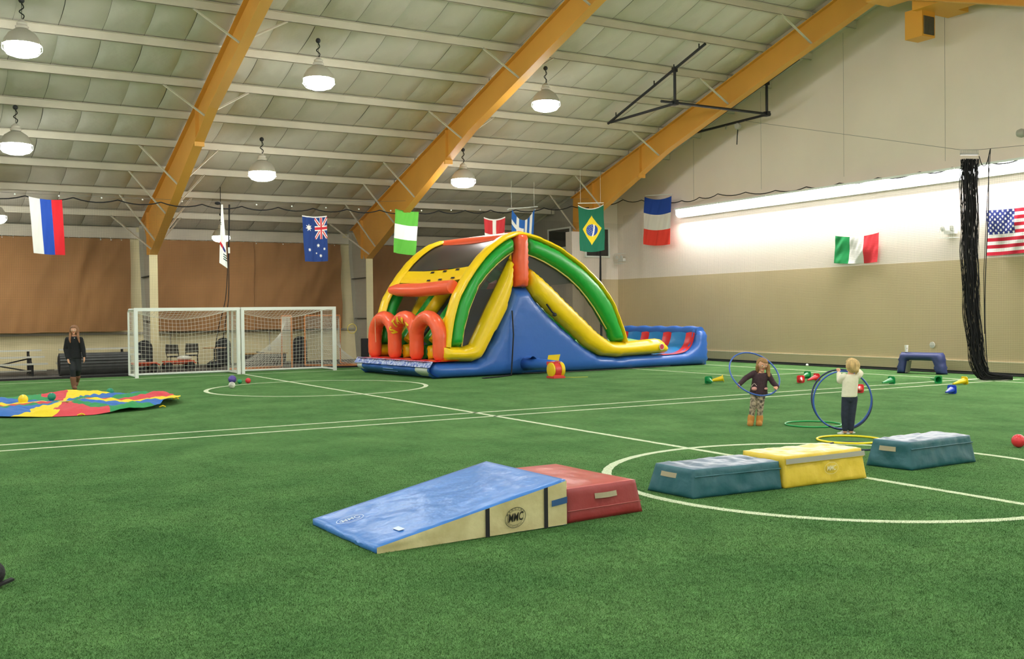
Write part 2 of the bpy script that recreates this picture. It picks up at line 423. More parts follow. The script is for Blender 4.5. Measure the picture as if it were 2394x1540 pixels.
build('window_sill', MB().box((XR-.12, min(a.y, b2.y)-.15, 4.49), (XR-.012, max(a.y, b2.y)+.15, 4.53)), WPAINT, w1)
w2 = window('window_2', YR-.008, (23.85, 4.17), (24.95, 5.28), 'y')
build('mullion', MB().box((24.38, YR-.045, 4.17), (24.41, YR-.02, 5.28)), BLACK, w2)
a = at(850, 712, 1, YW-.04); b2 = at(884, 752, 1, YW-.04)
w3 = window('window_3', YW-.035, (a.x, b2.z), (b2.x, a.z), 'y')
build('mullion', MB().box(((a.x+b2.x)/2-.02, YW-.09, b2.z), ((a.x+b2.x)/2+.02, YW-.05, a.z)).box((a.x, YW-.09, (a.z+b2.z)/2-.02), (b2.x, YW-.05, (a.z+b2.z)/2+.02)), GREYD, w3)
# ------------------------------------------------------------------ ceiling
def slope(y0, y1, off, th): return [(y0, roof(y0)+off), (y1, roof(y1)+off), (y1, roof(y1)+off+th), (y0, roof(y0)+off+th)]
ceil = struct('ceiling', MB().prism(slope(19.5, YW+.3, .36, .1), lambda u, v, w_: (w_, u, v), XB, XG+.3), DARK)
build('roof_sheet', MB().prism([(19.5, roof(19.5)+.3), (YN-.3, roof(YN-.3)+.3), (YN-.3, roof(YN-.3)+.46), (19.5, roof(19.5)+.46)], lambda u, v, w_: (w_, u, v), XB, XG+.3), INS, ceil)
build('roof_sheet_left', MB().prism(slope(19.5, YW+.3, .3, .05), lambda u, v, w_: (w_, u, v), XB, -1.0), INS, ceil)
PY = [38.52-1.83*k for k in range(11)]      # purlin lines, 38.52 .. 20.2
EAVE = 40.0
rows = [(EAVE+.05, PY[0])]+[(PY[i], PY[i+1]) for i in range(10)]
FX = [-0.93, 7.22, 15.38, 23.45, XG]
# purlins: each bay its own piece (C section: web + flanges)
def purlin(y, x0, x1, parent, dz=.22):
    z = roof(y); mb = MB()
    mb.box((x0, y-.006, z), (x1, y+.006, z+dz)); mb.box((x0, y-.006, z), (x1, y+.07, z+.008)); mb.box((x0, y-.07, z+dz-.008), (x1, y+.006, z+dz))
    mb.box((x0, y+.062, z), (x1, y+.07, z+.03))
    return build('purlin', mb, PURL, parent)
for y in PY:
    for i in range(4):
        x0, x1 = FX[i]+.02, FX[i+1]-.02
        purlin(y, x0 if i else -6, x1, ceil)
for i in range(3): purlin(EAVE, FX[i]+.1, FX[i+1]-.1, ceil, .2)
build('eave_strut', MB().box((-6, EAVE-.12, roof(EAVE)-.22), (23.5, EAVE+.05, roof(EAVE)+.02)), PURL, ceil)
# insulation panels
def ins_mesh(dy, seed):
    rg = random.Random(seed); mb = MB(); n0 = rg.random()*50
    def fn(u, v):
        s = (math.sin(PI*min(max(u, 0), 1))**.55)*(math.sin(PI*v)**.6)
        wv = noise.noise(Vector((u*2.2+n0, v*1.6, n0)))*.035+noise.noise(Vector((u*7+n0, v*3, n0)))*.010
        yy = (v-.5)*dy; sh = .05*math.sin(PI*v)*rg_sh
        return ((u-.5)*1.0+sh, yy, -.31095*yy-.085*s+wv*s*1.2)
    rg_sh = .9+rg.random()*.25
    mb.grid(fn, 8, 8); me = bpy.data.meshes.new('insulation_panel'); me.from_pydata(mb.v, [], mb.f)
    me.materials.append(INS); me.polygons.foreach_set('use_smooth', [True]*len(me.polygons)); me.update(); return me
pm = [ins_mesh(1.83, k) for k in range(10)]; pe = [ins_mesh(1.58, 20+k) for k in range(3)]
cnt = 0
for ri, (ya, yb) in enumerate(rows):
    yc = (ya+yb)/2
    for i in range(4):
        x0, x1 = FX[i], FX[i+1]; n = max(1, round((x1-x0)/1.02)); st = (x1-x0)/n
        for k in range(n):
            xc = x0+st*(k+.5); z = roof(yc)+.24
            v = Vector((xc, yc, z))-EYE; d = v.dot(CF); py = 770-FOC*v.dot(CU)/d; px = 1197+FOC*v.dot(CR)/d
            if py < -140 or px < -140: continue
            o = bpy.data.objects.new('insulation_panel', random.choice(pe if ri == 0 else pm)); sc.collection.objects.link(o)
            o.parent = ceil; o.location = (xc, yc, z); o.scale = (st*.992, 1, 1); cnt += 1
print('insulation panels', cnt)
# ------------------------------------------------------------------ steel frames
def frame(x, label, clad=False, right=True):
    t = thing('steel_frame', label, 'roof beam', (x, 37.5, 0), group='yellow steel roof frames')
    yo = 35.0 if clad else 39.1
    low = [(37.4, 4.05), (28.7, 7.67), (19.5, 10.55)]
    if clad: low[0] = (35.05, 5.03)
    up = [(19.5, roof(19.5)-.01), (yo, roof(yo)-.01)]
    poly = low+up+([(38.9, 5.1), (37.8, 4.05)] if not clad else [])
    build('rafter_web', MB().prism(poly, lambda u, v, w_: (w_, u, v), x-.012, x+.012), YEL, t)
    mb = MB(); L = [Vector((x, y, z)) for y, z in low]
    for p, q in zip(L[:-1], L[1:]): mb.beam(p, q, .28, .025)
    build('bottom_flange', mb, YEL, t)
    build('top_flange', MB().beam((x, yo, roof(yo)-.012), (x, 19.5, roof(19.5)-.012), .28, .022), YEL, t)
    mb = MB()
    for y in (30.4, 38.0 if not clad else 33.5):
        z1 = roof(y)-.03; z0 = np.interp(y, [19.5, 28.7, 37.4], [10.55, 7.67, 4.05])+.02
        mb.box((x-.11, y-.012, z0), (x-.012, y+.012, z1))
    build('stiffener', mb, YEL, t)
    z0 = np.interp(30.4, [28.7, 37.4], [7.67, 4.05]); build('splice_plate', MB().box((x-.14, 30.36, z0-.13), (x+.14, 30.44, z0)), YEL, t)
    # other slope, above the camera's view
    mb = MB().prism([(39-y, z) for y, z in [(37.4, 4.05), (28.7, 7.67), (19.5, 10.55), (19.5, roof(19.5)-.01), (38.5, roof(38.5)-.01)]], lambda u, v, w_: (w_, u, v), x-.012, x+.012)
    for p, q in (((x, 1.6, 4.05), (x, 10.3, 7.67)), ((x, 10.3, 7.67), (x, 19.5, 10.55))): mb.beam(p, q, .28, .025)
    build('near_rafter', mb, YEL, t)
    if not clad:
        build('column_flange', MB().box((x-.14, 37.38, 0), (x+.14, 37.41, 4.05)), CREAM, t)
        build('column_web', MB().prism([(37.4, 0), (38.5, 0), (39.2, 4.3), (39.2, 5.2), (37.5, 4.05)], lambda u, v, w_: (w_, u, v), x-.01, x+.01), GREYD, t)
        build('outer_flange', MB().beam((x, 38.5, 0), (x, 39.2, 4.3), .28, .02, (0, 1, 0)).box((x-.14, 39.19, 4.3), (x+.14, 39.21, 5.2)), GREYD, t)
        build('web_stiffener', MB().box((x-.13, 37.42, 3.3), (x-.01, 39.0, 3.32)).box((x-.13, 37.42, 1.7), (x-.01, 38.7, 1.72)), DARK, t)
    for i, y in enumerate((38.52, 36.69, 34.86, 33.03, 29.37, 25.71, 22.05)):
        if clad and y > 35: continue
        yl = min(y-.1, 37.3) if y < 38 else 37.2
        zl = np.interp(yl, [19.5, 28.7, 37.4], [10.55, 7.67, 4.05])+.07
        for s in ((-1, 1) if right else (-1,)):
            yl2 = yl if s < 0 else yl-.25
            zz = np.interp(yl2, [19.5, 28.7, 37.4], [10.55, 7.67, 4.05])+.07
            xe = x+s*1.22
            if xe > XG: continue
            p = Vector((x+s*.05, yl2, zz)); q = Vector((xe, y, roof(y)+.03))
            build('flange_brace', MB().beam(p, q, .07, .006, (0, 0, 1)).beam(p+Vector((0, .03, 0)), q+Vector((0, .03, 0)), .006, .06), PURL, t)
    return t
frame(7.22, 'left yellow steel beam sloping up from the column behind the goals')
frame(15.38, 'middle yellow steel beam sloping up from the column left of the inflatable')
frame(23.45, 'right yellow steel beam crossing in front of the white end wall', clad=True, right=True)
frame(-0.93, 'yellow steel roof frame left of the view')['group'] = 'roof frames outside the view'
# ------------------------------------------------------------------ curtains on the far wall
CURT = mat('curtain_brown', '9F7347', .85, var=.12, vscale=.5, bump=.3, bscale=3)
def curtain(x0, x1, zb, label, seed, dark=0):
    mb = MB(); y = 39.72
    def fn(u, v):
        X = x0+(x1-x0)*u
        f = .03*math.sin(X*2.1+seed)+.10*noise.noise(Vector((X*1.3+v*2.2, v*1.6, seed)))+.2*abs(noise.noise(Vector((X*.9+v*1.6, v*.7, seed+4))))+.05*noise.noise(Vector((X*4+v*3, v*2, seed)))
        zt = roof(EAVE)-.26+.01*math.sin(X*17); z = zb+.05*noise.noise(Vector((X*.8, 0, seed)))
        return (X, y-.06+f, z+(zt-z)*(1-v))
    mb.grid(fn, int((x1-x0)*10), 40)
    c = solo('curtain', mb, CURT, label, 'curtain', ((x0+x1)/2, y, zb), 'brown curtains on the far wall', True)
    k = 0; X = x0+.12
    while X < x1:
        build('curtain_hook', MB().ball((X, 39.76, roof(EAVE)-.3), .028, 6).tube([(X, 39.77, roof(EAVE)-.29), (X, 39.89, roof(EAVE)-.2)], .01, 4), WPAINT, c, fix=False); X += .36; k += 1
    return c
curtain(-4, 6.85, 1.34, 'brown curtain left of the left column, behind the woman', 1)
curtain(7.75, 11.45, 1.3, 'brown curtain right of the left column, above the chairs', 5)
curtain(11.47, 15.1, 1.3, 'brown curtain panel above the two orange-framed small goals', 9)
curtain(15.9, 18.4, 1.3, 'brown curtain between the middle column and the inflatable slide', 13)
# ------------------------------------------------------------------ strip lights on the end wall
XS = XG-.056
STRIP = mat('tube_glow', 'FFFFFF', .4, emit=4.5)
y = 30.55; k = 0
labs = ['first', 'second', 'third', 'fourth', 'fifth', 'sixth', 'seventh', 'eighth', 'ninth']
names = ['end wall strip light piece nearest the striped blue white red flag', 'strip light piece, second along the end wall from the corner', 'strip light piece, third along the end wall from the corner',
         'strip light piece over the green white red flag', 'strip light piece between the green white red flag and the black net bundle', 'strip light piece crossed by the black net bundle', 'strip light piece at the right edge over the stars and stripes']
while y > .9 and k < 12:
    y1 = y-2.44
    t = thing('strip_light', names[k] if k < 7 else 'strip light piece beyond the right edge of the view', 'light', (XS, (y+y1)/2, 5.4), group='strip lights on the end wall' if k < 7 else 'strip lights beyond the view')
    build('housing', MB().box((XS-.3, y1+.01, 5.72), (XS, y-.01, 5.78)).box((XS-.06, y1+.01, 5.42), (XS, y-.01, 5.72)), WPAINT, t)
    build('diffuser', MB().prism([(XS-.06, 5.44), (XS-.06, 5.7), (XS-.26, 5.7), (XS-.24, 5.52), (XS-.15, 5.44)], lambda u, v, w_: (u, w_, v), y1+.03, y-.03), STRIP, t)
    al = area('strip_glow', (XS-.17, (y+y1)/2, 5.41), .2, STRIP_W, (1, .96, .93), (0, 0, 0), 2.3)
    al.parent = t; al.location = (-.25, 0, .02); al.rotation_euler = (0, math.radians(32), 0)
    y = y1; k += 1
# ------------------------------------------------------------------ black pipe hoist under the roof
t = thing('ceiling_hoist', 'black pipe frame of a folded basketball backstop hanging under the roof', 'pipe frame', (20.8, 26, 8.4))
def pipe(pts, r=.045, nm='pipe'): return build(nm, MB().tube(pts, r, 8), BLKP, t, 60)
def under(y): return roof(y)-.12
xa, xb = 20.78, 24.72
pipe([(xa, 28.8, under(28.8)), (xa, 23.75, under(23.75))])
pipe([(xb, 28.85, under(28.85)), (xb, 23.75, under(23.75))])
pipe([(xa, 25.2, under(25.2)), (xa, 25.2, 8.4)]); pipe([(xb, 25.2, under(25.2)), (xb, 25.2, 8.4)])
pipe([(xa-.55, 25.2, 8.42), (xb+.15, 25.2, 8.42)])
pipe([(xa, 25.2, 8.4), (xa, 28.65, under(28.65)-.03)]); pipe([(xb, 25.2, 8.4), (xb, 28.7, under(28.7)-.03)])
for x in (xa, xb):
    for y in (24.0, 25.2, 26.2, 28.3): build('clamp', MB().tube([(x-.03, y, under(y)-.03), (x-.03, y, under(y)+.14)], .02, 5), BLKP, t)
    build('clamp_block', MB().box((x-.07, 25.1, 8.34), (x+.07, 25.3, 8.5)), BLKP, t); build('clamp_block', MB().box((x-.06, 25.12, under(25.2)-.1), (x+.06, 25.28, under(25.2)+.06)), BLKP, t)
p = Vector((xb, 26.6, 8.4+(under(28.7)-8.4)*.4))
build('winch', MB().lathe([(0, -.06), (.1, -.06), (.12, 0), (.1, .06), (0, .06)], 14, p-Vector((0, 0, .16)), ax=(1, .3, 0)), mat('clear_grey', 'A9A79E', .4), t, 30)
build('pull_strap', MB().tube([p-Vector((0, 0, .28)), p-Vector((.03, 0, .5)), p-Vector((.05, 0, .8))], .018, 5), BLACK, t)
build('pulley', MB().lathe([(0, -.16), (.03, -.14), (.035, -.04), (.015, 0)], 8, (xb, 27.2, p.z-.02)), mat('clear_grey', 'A9A79E', .4), t, 30)
# ------------------------------------------------------------------ yellow duct at the ridge
DUCT = mat('duct_yellow', 'E0A33C', .5)
t = thing('air_duct', 'yellow rectangular air duct with a grilled outlet box near the roof ridge', 'duct', (23.6, 18, 9.2))
build('trunk', MB().box((22.75, 11, 10.3), (23.68, 19.38, 10.95)), DUCT, t)
build('branch', MB().box((23.68, 17.4, 10.0), (24.75, 18.6, 10.62)), DUCT, t)
build('branch_end', MB().box((24.75, 17.95, 10.0), (25.2, 18.6, 10.62)), DUCT, t)
build('outlet_box', MB().box((23.86, 18.42, 9.3), (24.4, 18.98, 10.08)), DUCT, t)
mb = MB().box((23.92, 18.412, 9.36), (24.35, 18.42, 9.86))
gr = build('grille', mb, mat('grille_dark', '3E3C36', .5), t)
mb = MB()
for k in range(9): mb.box((23.93+.05*k, 18.395, 9.37), (23.94+.05*k, 18.412, 9.85))
build('louver', mb, mat('louver', '8C8676', .4, metal=.5), gr)
# ------------------------------------------------------------------ nets
NETM = mat('net_black', '38352F', .9)
def strip_net(mb, o, ux, uz, w, h, step, r):
    o = Vector(o); ux = Vector(ux); uz = Vector(uz); V = []; F = []
    n = int(w/step)
    for i in range(n+1):
        p = o+ux*(i*step); k = len(V); V += [p-ux*r, p+ux*r, p+ux*r+uz*h, p-ux*r+uz*h]; F.append((k, k+1, k+2, k+3))
    for j in range(int(h/step)+1):
        p = o+uz*(j*step); k = len(V); V += [p-uz*r, p+ux*w-uz*r, p+ux*w+uz*r, p+uz*r]; F.append((k, k+1, k+2, k+3))
    mb.add(V, F)
def rope_scallop(pts, step, sag, r, name, m, parent):
    mb = MB()
    for a, b in zip(pts[:-1], pts[1:]):
        a, b = Vector(a), Vector(b); n = max(1, round((b-a).length/step))
        for i in range(n):
            p = a+(b-a)*i/n; q = a+(b-a)*(i+1)/n
            mb.tube([p+(q-p)*j/6-Vector((0, 0, sag*(1-(2*j/6-1)**2))) for j in range(7)], r, 4, cap=False)
    return build(name, mb, m, parent)
YNET = 33.86; XNET = 25.14
t = thing('safety_net', 'fine black safety net hanging along the far touchline from a scalloped rope', 'net', (8, YNET, 0))
mb = MB(); strip_net(mb, (-2.5, YNET, .03), (1, 0, 0), (0, 0, 1), 27.6, 5.42, .05, .0012)
props(build('netting', mb, NETM, t, fix=False), kind='stuff')
rope_scallop([(-2.5, YNET, 5.5), (4.2, YNET, 5.55), (9.4, YNET, 5.5), (15.6, YNET, 5.6), (20, YNET, 5.82), (23.9, YNET, 6.2), (XNET, YNET, 6.45)], 1.22, .11, .018, 'top_rope', ROPE, t)
build('bottom_rope', MB().tube([(-2.5, YNET, .03), (XNET, YNET, .03)], .022, 5), ROPE, t)
build('cable', MB().tube([(-2.5, YNET, 5.62), (9.4, YNET, 5.62), (XNET, YNET, 6.5)], .006, 4), WIRE, t)
mb = MB()
X = -2.3
while X < 22: mb.ball((X, YNET, 5.58+(.0 if X < 15 else (X-15)*.05)), .03, 6); X += 1.22
build('rope_hook', mb, WPAINT, t, fix=False)
t = thing('end_net', 'fine black net hanging in front of the white and beige end wall', 'net', (XNET, 25, 0))
mb = MB(); strip_net(mb, (XNET, 8, .03), (0, 1, 0), (0, 0, 1), YNET-8, 5.75, .05, .0012)
props(build('netting', mb, NETM, t, fix=False), kind='stuff')
rope_scallop([(XNET, YNET, 6.45)]+[at(x, y, 0, XNET) for x, y in ((1594, 469), (1678, 453), (1813, 445), (1962, 428), (2150, 402), (2394, 368))]+[(XNET, 8, 5.85)], 1.22, .09, .016, 'top_rope', ROPE, t)
build('bottom_rope', MB().tube([(XNET-.1, YNET, .03), (XNET-.12, 27, .03), (XNET-.08, 21, .03), (XNET-.1, 15, .03), (XNET-.1, 8, .03)], .022, 5), ROPE, t)
for i, (px, py) in enumerate(((1622, 460), (1780, 445), (1973, 420), (2210, 395))):
    p = at(px, py, 0, XNET+.05); yy = min(PY, key=lambda q: abs(q-p.y)+(0 if roof(q) > 0 else 9))
    build('hanger_wire', MB().tube([(p.x, p.y, 6.0), (p.x, p.y, roof(p.y))], .006, 4), WIRE, t)
build('corner_bundle', MB().tube([(23.95, YNET-.05, 4.6), (23.93, YNET-.05, 3.2), (23.95, YNET-.05, .1)], [.03, .045, .05], 7), ROPE, t, True)
# gathered divider net
t = thing('divider_net', 'thick black gathered divider net hanging down and trailing on the turf by the end wall', 'net', (23.4, 16.3, 0))
dd = dep((23.2, 16.3, 0)); up = Vector((0, 0, 1))
spine = [(2267, 372), (2267, 430), (2267, 520), (2268, 600), (2270, 680), (2276, 760), (2283, 820), (2292, 862), (2304, 876), (2330, 882), (2364, 884)]
SP = smooth_path([atd(x, y, dd-.02*i) for i, (x, y) in enumerate(spine)], 5)
SP = [Vector((p.x, p.y, max(p.z, .07))) for p in SP]
W_ = [np.interp(i/(len(SP)-1), [0, .3, .6, .78, .85, 1], [.245, .24, .22, .21, .12, .07]) for i in range(len(SP))]
mb = MB(); rg = random.Random(4); n = len(SP)
for k in range(130):
    off = (k/129*2-1)*.97; dz = rg.uniform(-.09, .09); ph = rg.uniform(0, 9); rr = rg.uniform(.004, .013) if abs(off) < .75 else rg.uniform(.003, .006)
    ps = []
    for i, p in enumerate(SP):
        t_ = SP[min(i+1, n-1)]-SP[max(i-1, 0)]; t_.normalize(); sd_ = CR-t_*CR.dot(t_)
        if sd_.length < .4: sd_ = Vector((0, 0, 1))
        sd_.normalize(); q = p+sd_*W_[i]*(off*.92+.1*math.sin(i*.7+ph))+CF*dz+Vector((0, 0, .0))
        q.z = max(q.z, .02+rr); ps.append(q)
    mb.tube(ps, rr, 4, cap=False)
props(build('netting', mb, mat('net_dense', '0C0C0F', .9), t, True, fix=False), kind='stuff')
a, b2 = atd(2245, 362, dd), atd(2287, 362, dd); mb = MB()
for k in range(24):
    p = a+(b2-a)*k/23; mb.tube([p, p+Vector((0, 0, .13))], .006, 4)
mb.beam(a+Vector((0, 0, .02)), b2+Vector((0, 0, .02)), .05, .05)
build('hanger_rings', mb, mat('ring_grey', '9C9A94', .4), t)
build('cable', MB().tube([(XG-.1, 15.2, 6.05), (b2+Vector((0, 0, .13))), a+Vector((0, 0, .13)), (xb, 26.4, 8.4)], .007, 4), WIRE, t)
r1 = [atd(2289, 365, dd), atd(2296, 385, dd), atd(2306, 384, dd), atd(2316, 347, dd), atd(2311, 375, dd), atd(2311, 480, dd), atd(2304, 640, dd), atd(2303, 760, dd), atd(2309, 866, dd)]
build('pull_rope', MB().tube(smooth_path(r1, 4), .012, 5).tube([atd(2316, 347, dd), atd(2308, 470, dd), atd(2300, 640, dd), atd(2302, 780, dd)], .009, 5), ROPE, t)
# ------------------------------------------------------------------ flags
def flag(label, cat_pts, design, nx=64, ny=96, fold=.085, seed=0, sag=.04, back=0, group='national flags on the net', sleeve=None, top=(1, 1, 1)):
    """cat_pts: TL,TR,BL,BR world points; design(u,v): rgb, u left->right, v top->bottom"""
    TL, TR, BL, BR = [Vector(p) for p in cat_pts]; mb = MB(); nrm = (TR-TL).cross(BL-TL).normalized()
    if nrm.dot(CF) > 0: nrm = -nrm
    def fn(u, v):
        p = (TL*(1-u)+TR*u)*(1-v)+(BL*(1-u)+BR*u)*v
        s = 1-(2*u-1)**2
        p = p-Vector((0, 0, sag*s*(1-.6*v)))
        f = fold*(math.sin(u*7+seed+v*2)*.35*v+noise.noise(Vector((u*3+seed, v*1.2, seed)))*1.0*(.3+v)+.35*noise.noise(Vector((u*8+v*2+seed, v*2.0, seed))))
        return p+nrm*f
    mb.grid(fn, nx, ny); c = (TL+TR)/2
    o = build('flag', mb, attr_mat('flag_cloth'), None, True, c, fix=False)
    col = o.data.color_attributes.new('print', 'BYTE_COLOR', 'CORNER'); vals = []
    for f in range(len(o.data.polygons)):
        i, j = f % nx, f//nx; cc = lin(design((i+.5)/nx, (j+.5)/ny)); cc[3] = 1
        vals += cc*4
    col.data.foreach_set('color', vals)
    return props(o, label, 'flag', group)
def rectq(x0, x1, yt, yb, d0=None, dx=0, ax=1, val=YNET-.06, x2=None, x3=None, yt2=None, yb2=None):
    q = [(x0, yt), (x1, yt if yt2 is None else yt2), (x0+dx if x2 is None else x2, yb), (x1+dx if x3 is None else x3, yb if yb2 is None else yb2)]
    return [at(a, b, ax, val) for a, b in q]
Wt, Rd, Bl, Gn = 'E8E6E2', 'D8343A', '2B4FA8', '5CB83A'
def tri_v(a, b, c): return lambda u, v: a if u < 1/3 else b if u < 2/3 else c
def tri_h(a, b, c): return lambda u, v: a if v < 1/3 else b if v < 2/3 else c
flag('flag hung sideways with white, blue and red vertical bands, left of the left beam', rectq(67, 145, 459, 591, x2=79, x3=153, yt2=467, yb2=596), tri_v(Wt, '2E52B5', 'DB2B35'), seed=2)
def star(u, v, cx, cy, r, n=7, asp=.6, rot=0, inner=.45):
    x = (u-cx)*asp; y = v-cy; d = math.hypot(x, y)
    if d > r: return False
    a = (math.atan2(x, -y)+rot) % (2*PI/n); a = min(a, 2*PI/n-a); h = PI/n
    # edge between outer (r,0) and inner (r*inner,h)
    x1, y1 = r, 0; x2, y2 = r*inner*math.cos(h), r*inner*math.sin(h); px, py = d*math.cos(a), d*math.sin(a)
    return (x2-x1)*(py-y1)-(y2-y1)*(px-x1) >= 0
def union(a, b):   # a,b in 0..1 of the canton
    x, y = a*2-1, b*2-1
    if abs(x) < .12 or abs(y) < .12: return 'D23540'
    if abs(x) < .22 or abs(y) < .22: return Wt
    if abs(abs(x)-abs(y)) < .09: return 'D23540'
    if abs(abs(x)-abs(y)) < .24: return Wt
    return '27407E'
def aus(u, v):
    if v < .025: return Wt
    if u > .5 and .03 < v < .5: return union((u-.5)/.5, (v-.03)/.47)
    for cx, cy, r in ((.25, .25, .085), (.62, .64, .045), (.22, .74, .045), (.87, .72, .035), (.7, .87, .045), (.52, .81, .025)):
        if star(u, v, cx, cy, r): return Wt
    return '27407E'
flag('dark blue flag with white stars and a red cross, left of the middle beam', rectq(706, 764, 503, 611, x2=713, x3=767, yt2=504, yb2=610), aus, seed=4, nx=96, ny=160)
flag('flag hung sideways with light green, white and light green bands', rectq(924, 979, 488, 590, x2=919, x3=971, yt2=495, yb2=597), tri_h('5FAF42', 'E4E8E6', '5FAF42'), seed=6, sag=.03)
flag('red flag with a white cross behind the top of the inflatable', rectq(1131, 1181, 507, 605, x2=1135, x3=1180, yt2=506, yb2=603), lambda u, v: Wt if (.4 < u < .56 or .37 < v < .48 or v < .03) else 'C9393F', seed=8, sag=.1)
def gre(u, v):
    B = '2F66B4'
    if v < .56:
        if u < .52:  # canton cross
            return Wt if (.2 < u < .32 or .2 < v < .29) else B
        return Wt if .56 < u < .67 or .79 < u < .9 else B
    return Wt if int((u)*9) % 2 == 1 else B
flag('blue and white striped flag with a cross, behind the orange peak of the inflatable', rectq(1197, 1250, 488, 605, x2=1197, x3=1245, yt2=487, yb2=600), gre, seed=10, sag=.45, fold=.08)
def bra(u, v):
    if v < .02: return Wt
    x, y = (u-.52)/.38, (v-.5)/.34
    if abs(x)+abs(y) < 1:
        r = math.hypot((u-.52)/.235, (v-.5)/.138)
        if r < 1:
            q = math.hypot((u-1.2)/.9*1.0, (v-.5)*.55)
            if abs(u-.60+.5*(v-.5)**2*3+(v-.5)*.25) < .035: return Wt
            if (int(u*97)*31+int(v*83)*17) % 11 == 0 and u < .56: return Wt
            return '2B4FA0'
        return 'E8CE2E'
    return '1F6A50'
flag('dark green flag with a yellow diamond and blue disc, right of the inflatable peak', rectq(1351, 1411, 479, 586, x2=1355, x3=1413, yt2=477, yb2=584, val=32.5), bra, seed=12, sag=.16, nx=90, ny=150)
flag('flag with blue, white and orange-red horizontal bands in front of the strip light', rectq(1507, 1570, 460, 571, x2=1504, x3=1566, yt2=458, yb2=571, ax=0, val=XNET-.16), tri_h('2A4CA6', 'E6E2DA', 'F0483C'), seed=14, sag=.12)
def kor(u, v):
    if .62 < v < .76 and u < .9 and abs((v-.66)-(u-.1)*.12) < .035: return 'C8323A' if u < .45 else '2B2F6A'
    if u > .5 and .8 < v < .9 and int(v*55) % 2 == 0: return '17382F'
    if u < .18 and .3 < v < .36 and int(v*60) % 2 == 0: return '17382F'
    return 'E6EAE4'
flag('white flag seen edge-on with dark bars and a red and blue swirl', rectq(517, 521, 478, 614, x2=513, x3=532, yt2=478, yb2=627, val=YNET-.02), kor, seed=16, sag=0, fold=.04, nx=40, ny=160)
flag('green, white and red flag pinned on the end wall', rectq(1953, 2055, 551, 615, x2=1951, x3=2052, yt2=543, yb2=612, ax=0, val=XG-.08), tri_v('2C9456', 'EFEDEA', 'E8434C'), seed=18, sag=.08, group='flags on the end wall', nx=96, ny=50)
def usa(u, v):
    if u < .42 and v < .54:
        k = v/.54*9; j = int(k); i = (u/.42*11); ii = int(i)
        if (ii+j) % 2 == 0 and math.hypot((i-ii-.5)*1.0, (k-j-.5)*.8) < .36: return 'F2F0F2'
        return '3A4488'
    return 'C8283E' if int(v*13) % 2 == 0 else 'F1ECEA'
p0 = at(2305, 492, 0, XG-.08); p1 = at(2308, 598, 0, XG-.08)
flag('stars and stripes flag on the end wall at the right edge', [p0, p0+Vector((0, -2.0, .02)), p1, p1+Vector((0, -2.0, .06))], usa, seed=20, sag=.03, group='flags on the end wall', nx=150, ny=78)
for i, (a, b2, ax, v) in enumerate((((1189, 488), (1257, 483), 1, YNET-.06), ((1351, 475), (1411, 474), 1, 32.5), ((1509, 457), (1572, 454), 0, XNET-.16))):
    p, q = at(*a, ax, v), at(*b2, ax, v)
    mb = MB().tube([p, q], .018, 6)
    if ax == 1:
        for f in (.1, .88): r = p+(q-p)*f; mb.tube([r, (r.x, r.y, roof(r.y))], .006, 4)
    solo('flag_rod', mb, WPAINT, ('thin pale rod holding the blue and white striped flag', 'thin pale rod above the dark green flag with the diamond', 'thin pale rod above the blue, white and orange-red flag')[i], 'rod', p, 'rods the flags hang from')
# ropes at the edge-on flag
t = thing('pull_ropes', 'pair of black ropes hanging from the net rope behind the goal on the left', 'rope', at(532, 860, 1, 34))
P1 = [at(x, y, 1, YNET+.1) for x, y in ((535, 478), (533, 600), (527, 700), (510, 770), (498, 852))]
P2 = [at(x, y, 1, YNET+.1) for x, y in ((537, 478), (535, 600), (534, 700), (522, 790), (521, 860))]
build('rope', MB().tube(smooth_path(P1, 3), .014, 5), ROPE, t); build('rope', MB().tube(smooth_path(P2, 3), .014, 5), ROPE, t)
p = at(509, 475, 1, YNET); build('knot', MB().ball(p, .07, 8, (1.5, 1, .8)), ROPE, t, True)
p = at(535, 585, 1, YNET+.1); build('cleat', MB().box(p-Vector((.03, .03, .1)), p+Vector((.03, .03, .1))), WPAINT, t)
# ------------------------------------------------------------------ emergency lights, disc, speaker on the end wall
def elight(p, n, label):
    t = thing('emergency_light', label, 'light', p, group='caged emergency lights')
    p = Vector(p)-Vector(n)*.0; n = Vector(n); s = Vector((0, 0, 1)).cross(n)
    c = mat('plastic_white', 'D9D8D2', .4)
    build('case', MB().beam(p-n*.04, p+n*.1, .34, .12), c, t)
    for k in (-.15, .15): build('lamp_head', MB().lathe([(.0, -.02), (.05, 0), (.085, .06), (.075, .07), (0, .075)], 14, p+n*.12+s*k+Vector((0, 0, .1)), ax=n), c, t, 30)
    g = MB(); o = p+Vector((0, 0, .03))
    for k in range(9):
        a = -.26+.065*k; g.tube([o+s*a+Vector((0, 0, -.2)), o+s*a+n*.25+Vector((0, 0, -.2)), o+s*a+n*.25+Vector((0, 0, .22)), o+s*a+Vector((0, 0, .22))], .004, 4)
    for z in (-.2, 0, .22): g.tube([o+s*-.26+n*.25+Vector((0, 0, z)), o+s*.26+n*.25+Vector((0, 0, z))], .004, 4)
    build('wire_cage', g, WPAINT, t)
elight(at(2224, 542, 0, XG-.056), (-1, 0, 0), 'caged white emergency light on the end wall left of the black net bundle')
elight(at(1455, 607, 0, XG-.052), (-1, 0, 0), 'caged emergency light in the corner beside the office wall')
p = at(2180, 806, 0, XG-.056)
solo('wall_disc', MB().lathe([(0, 0), (.09, 0), (.09, .02), (0, .025)], 20, p, ax=(-1, 0, 0)), mat('plastic_white', 'D9D8D2', .4), 'round white cover plate on the beige end wall', 'cover plate', p)
p = at(2388, 311, 0, XG-.35)
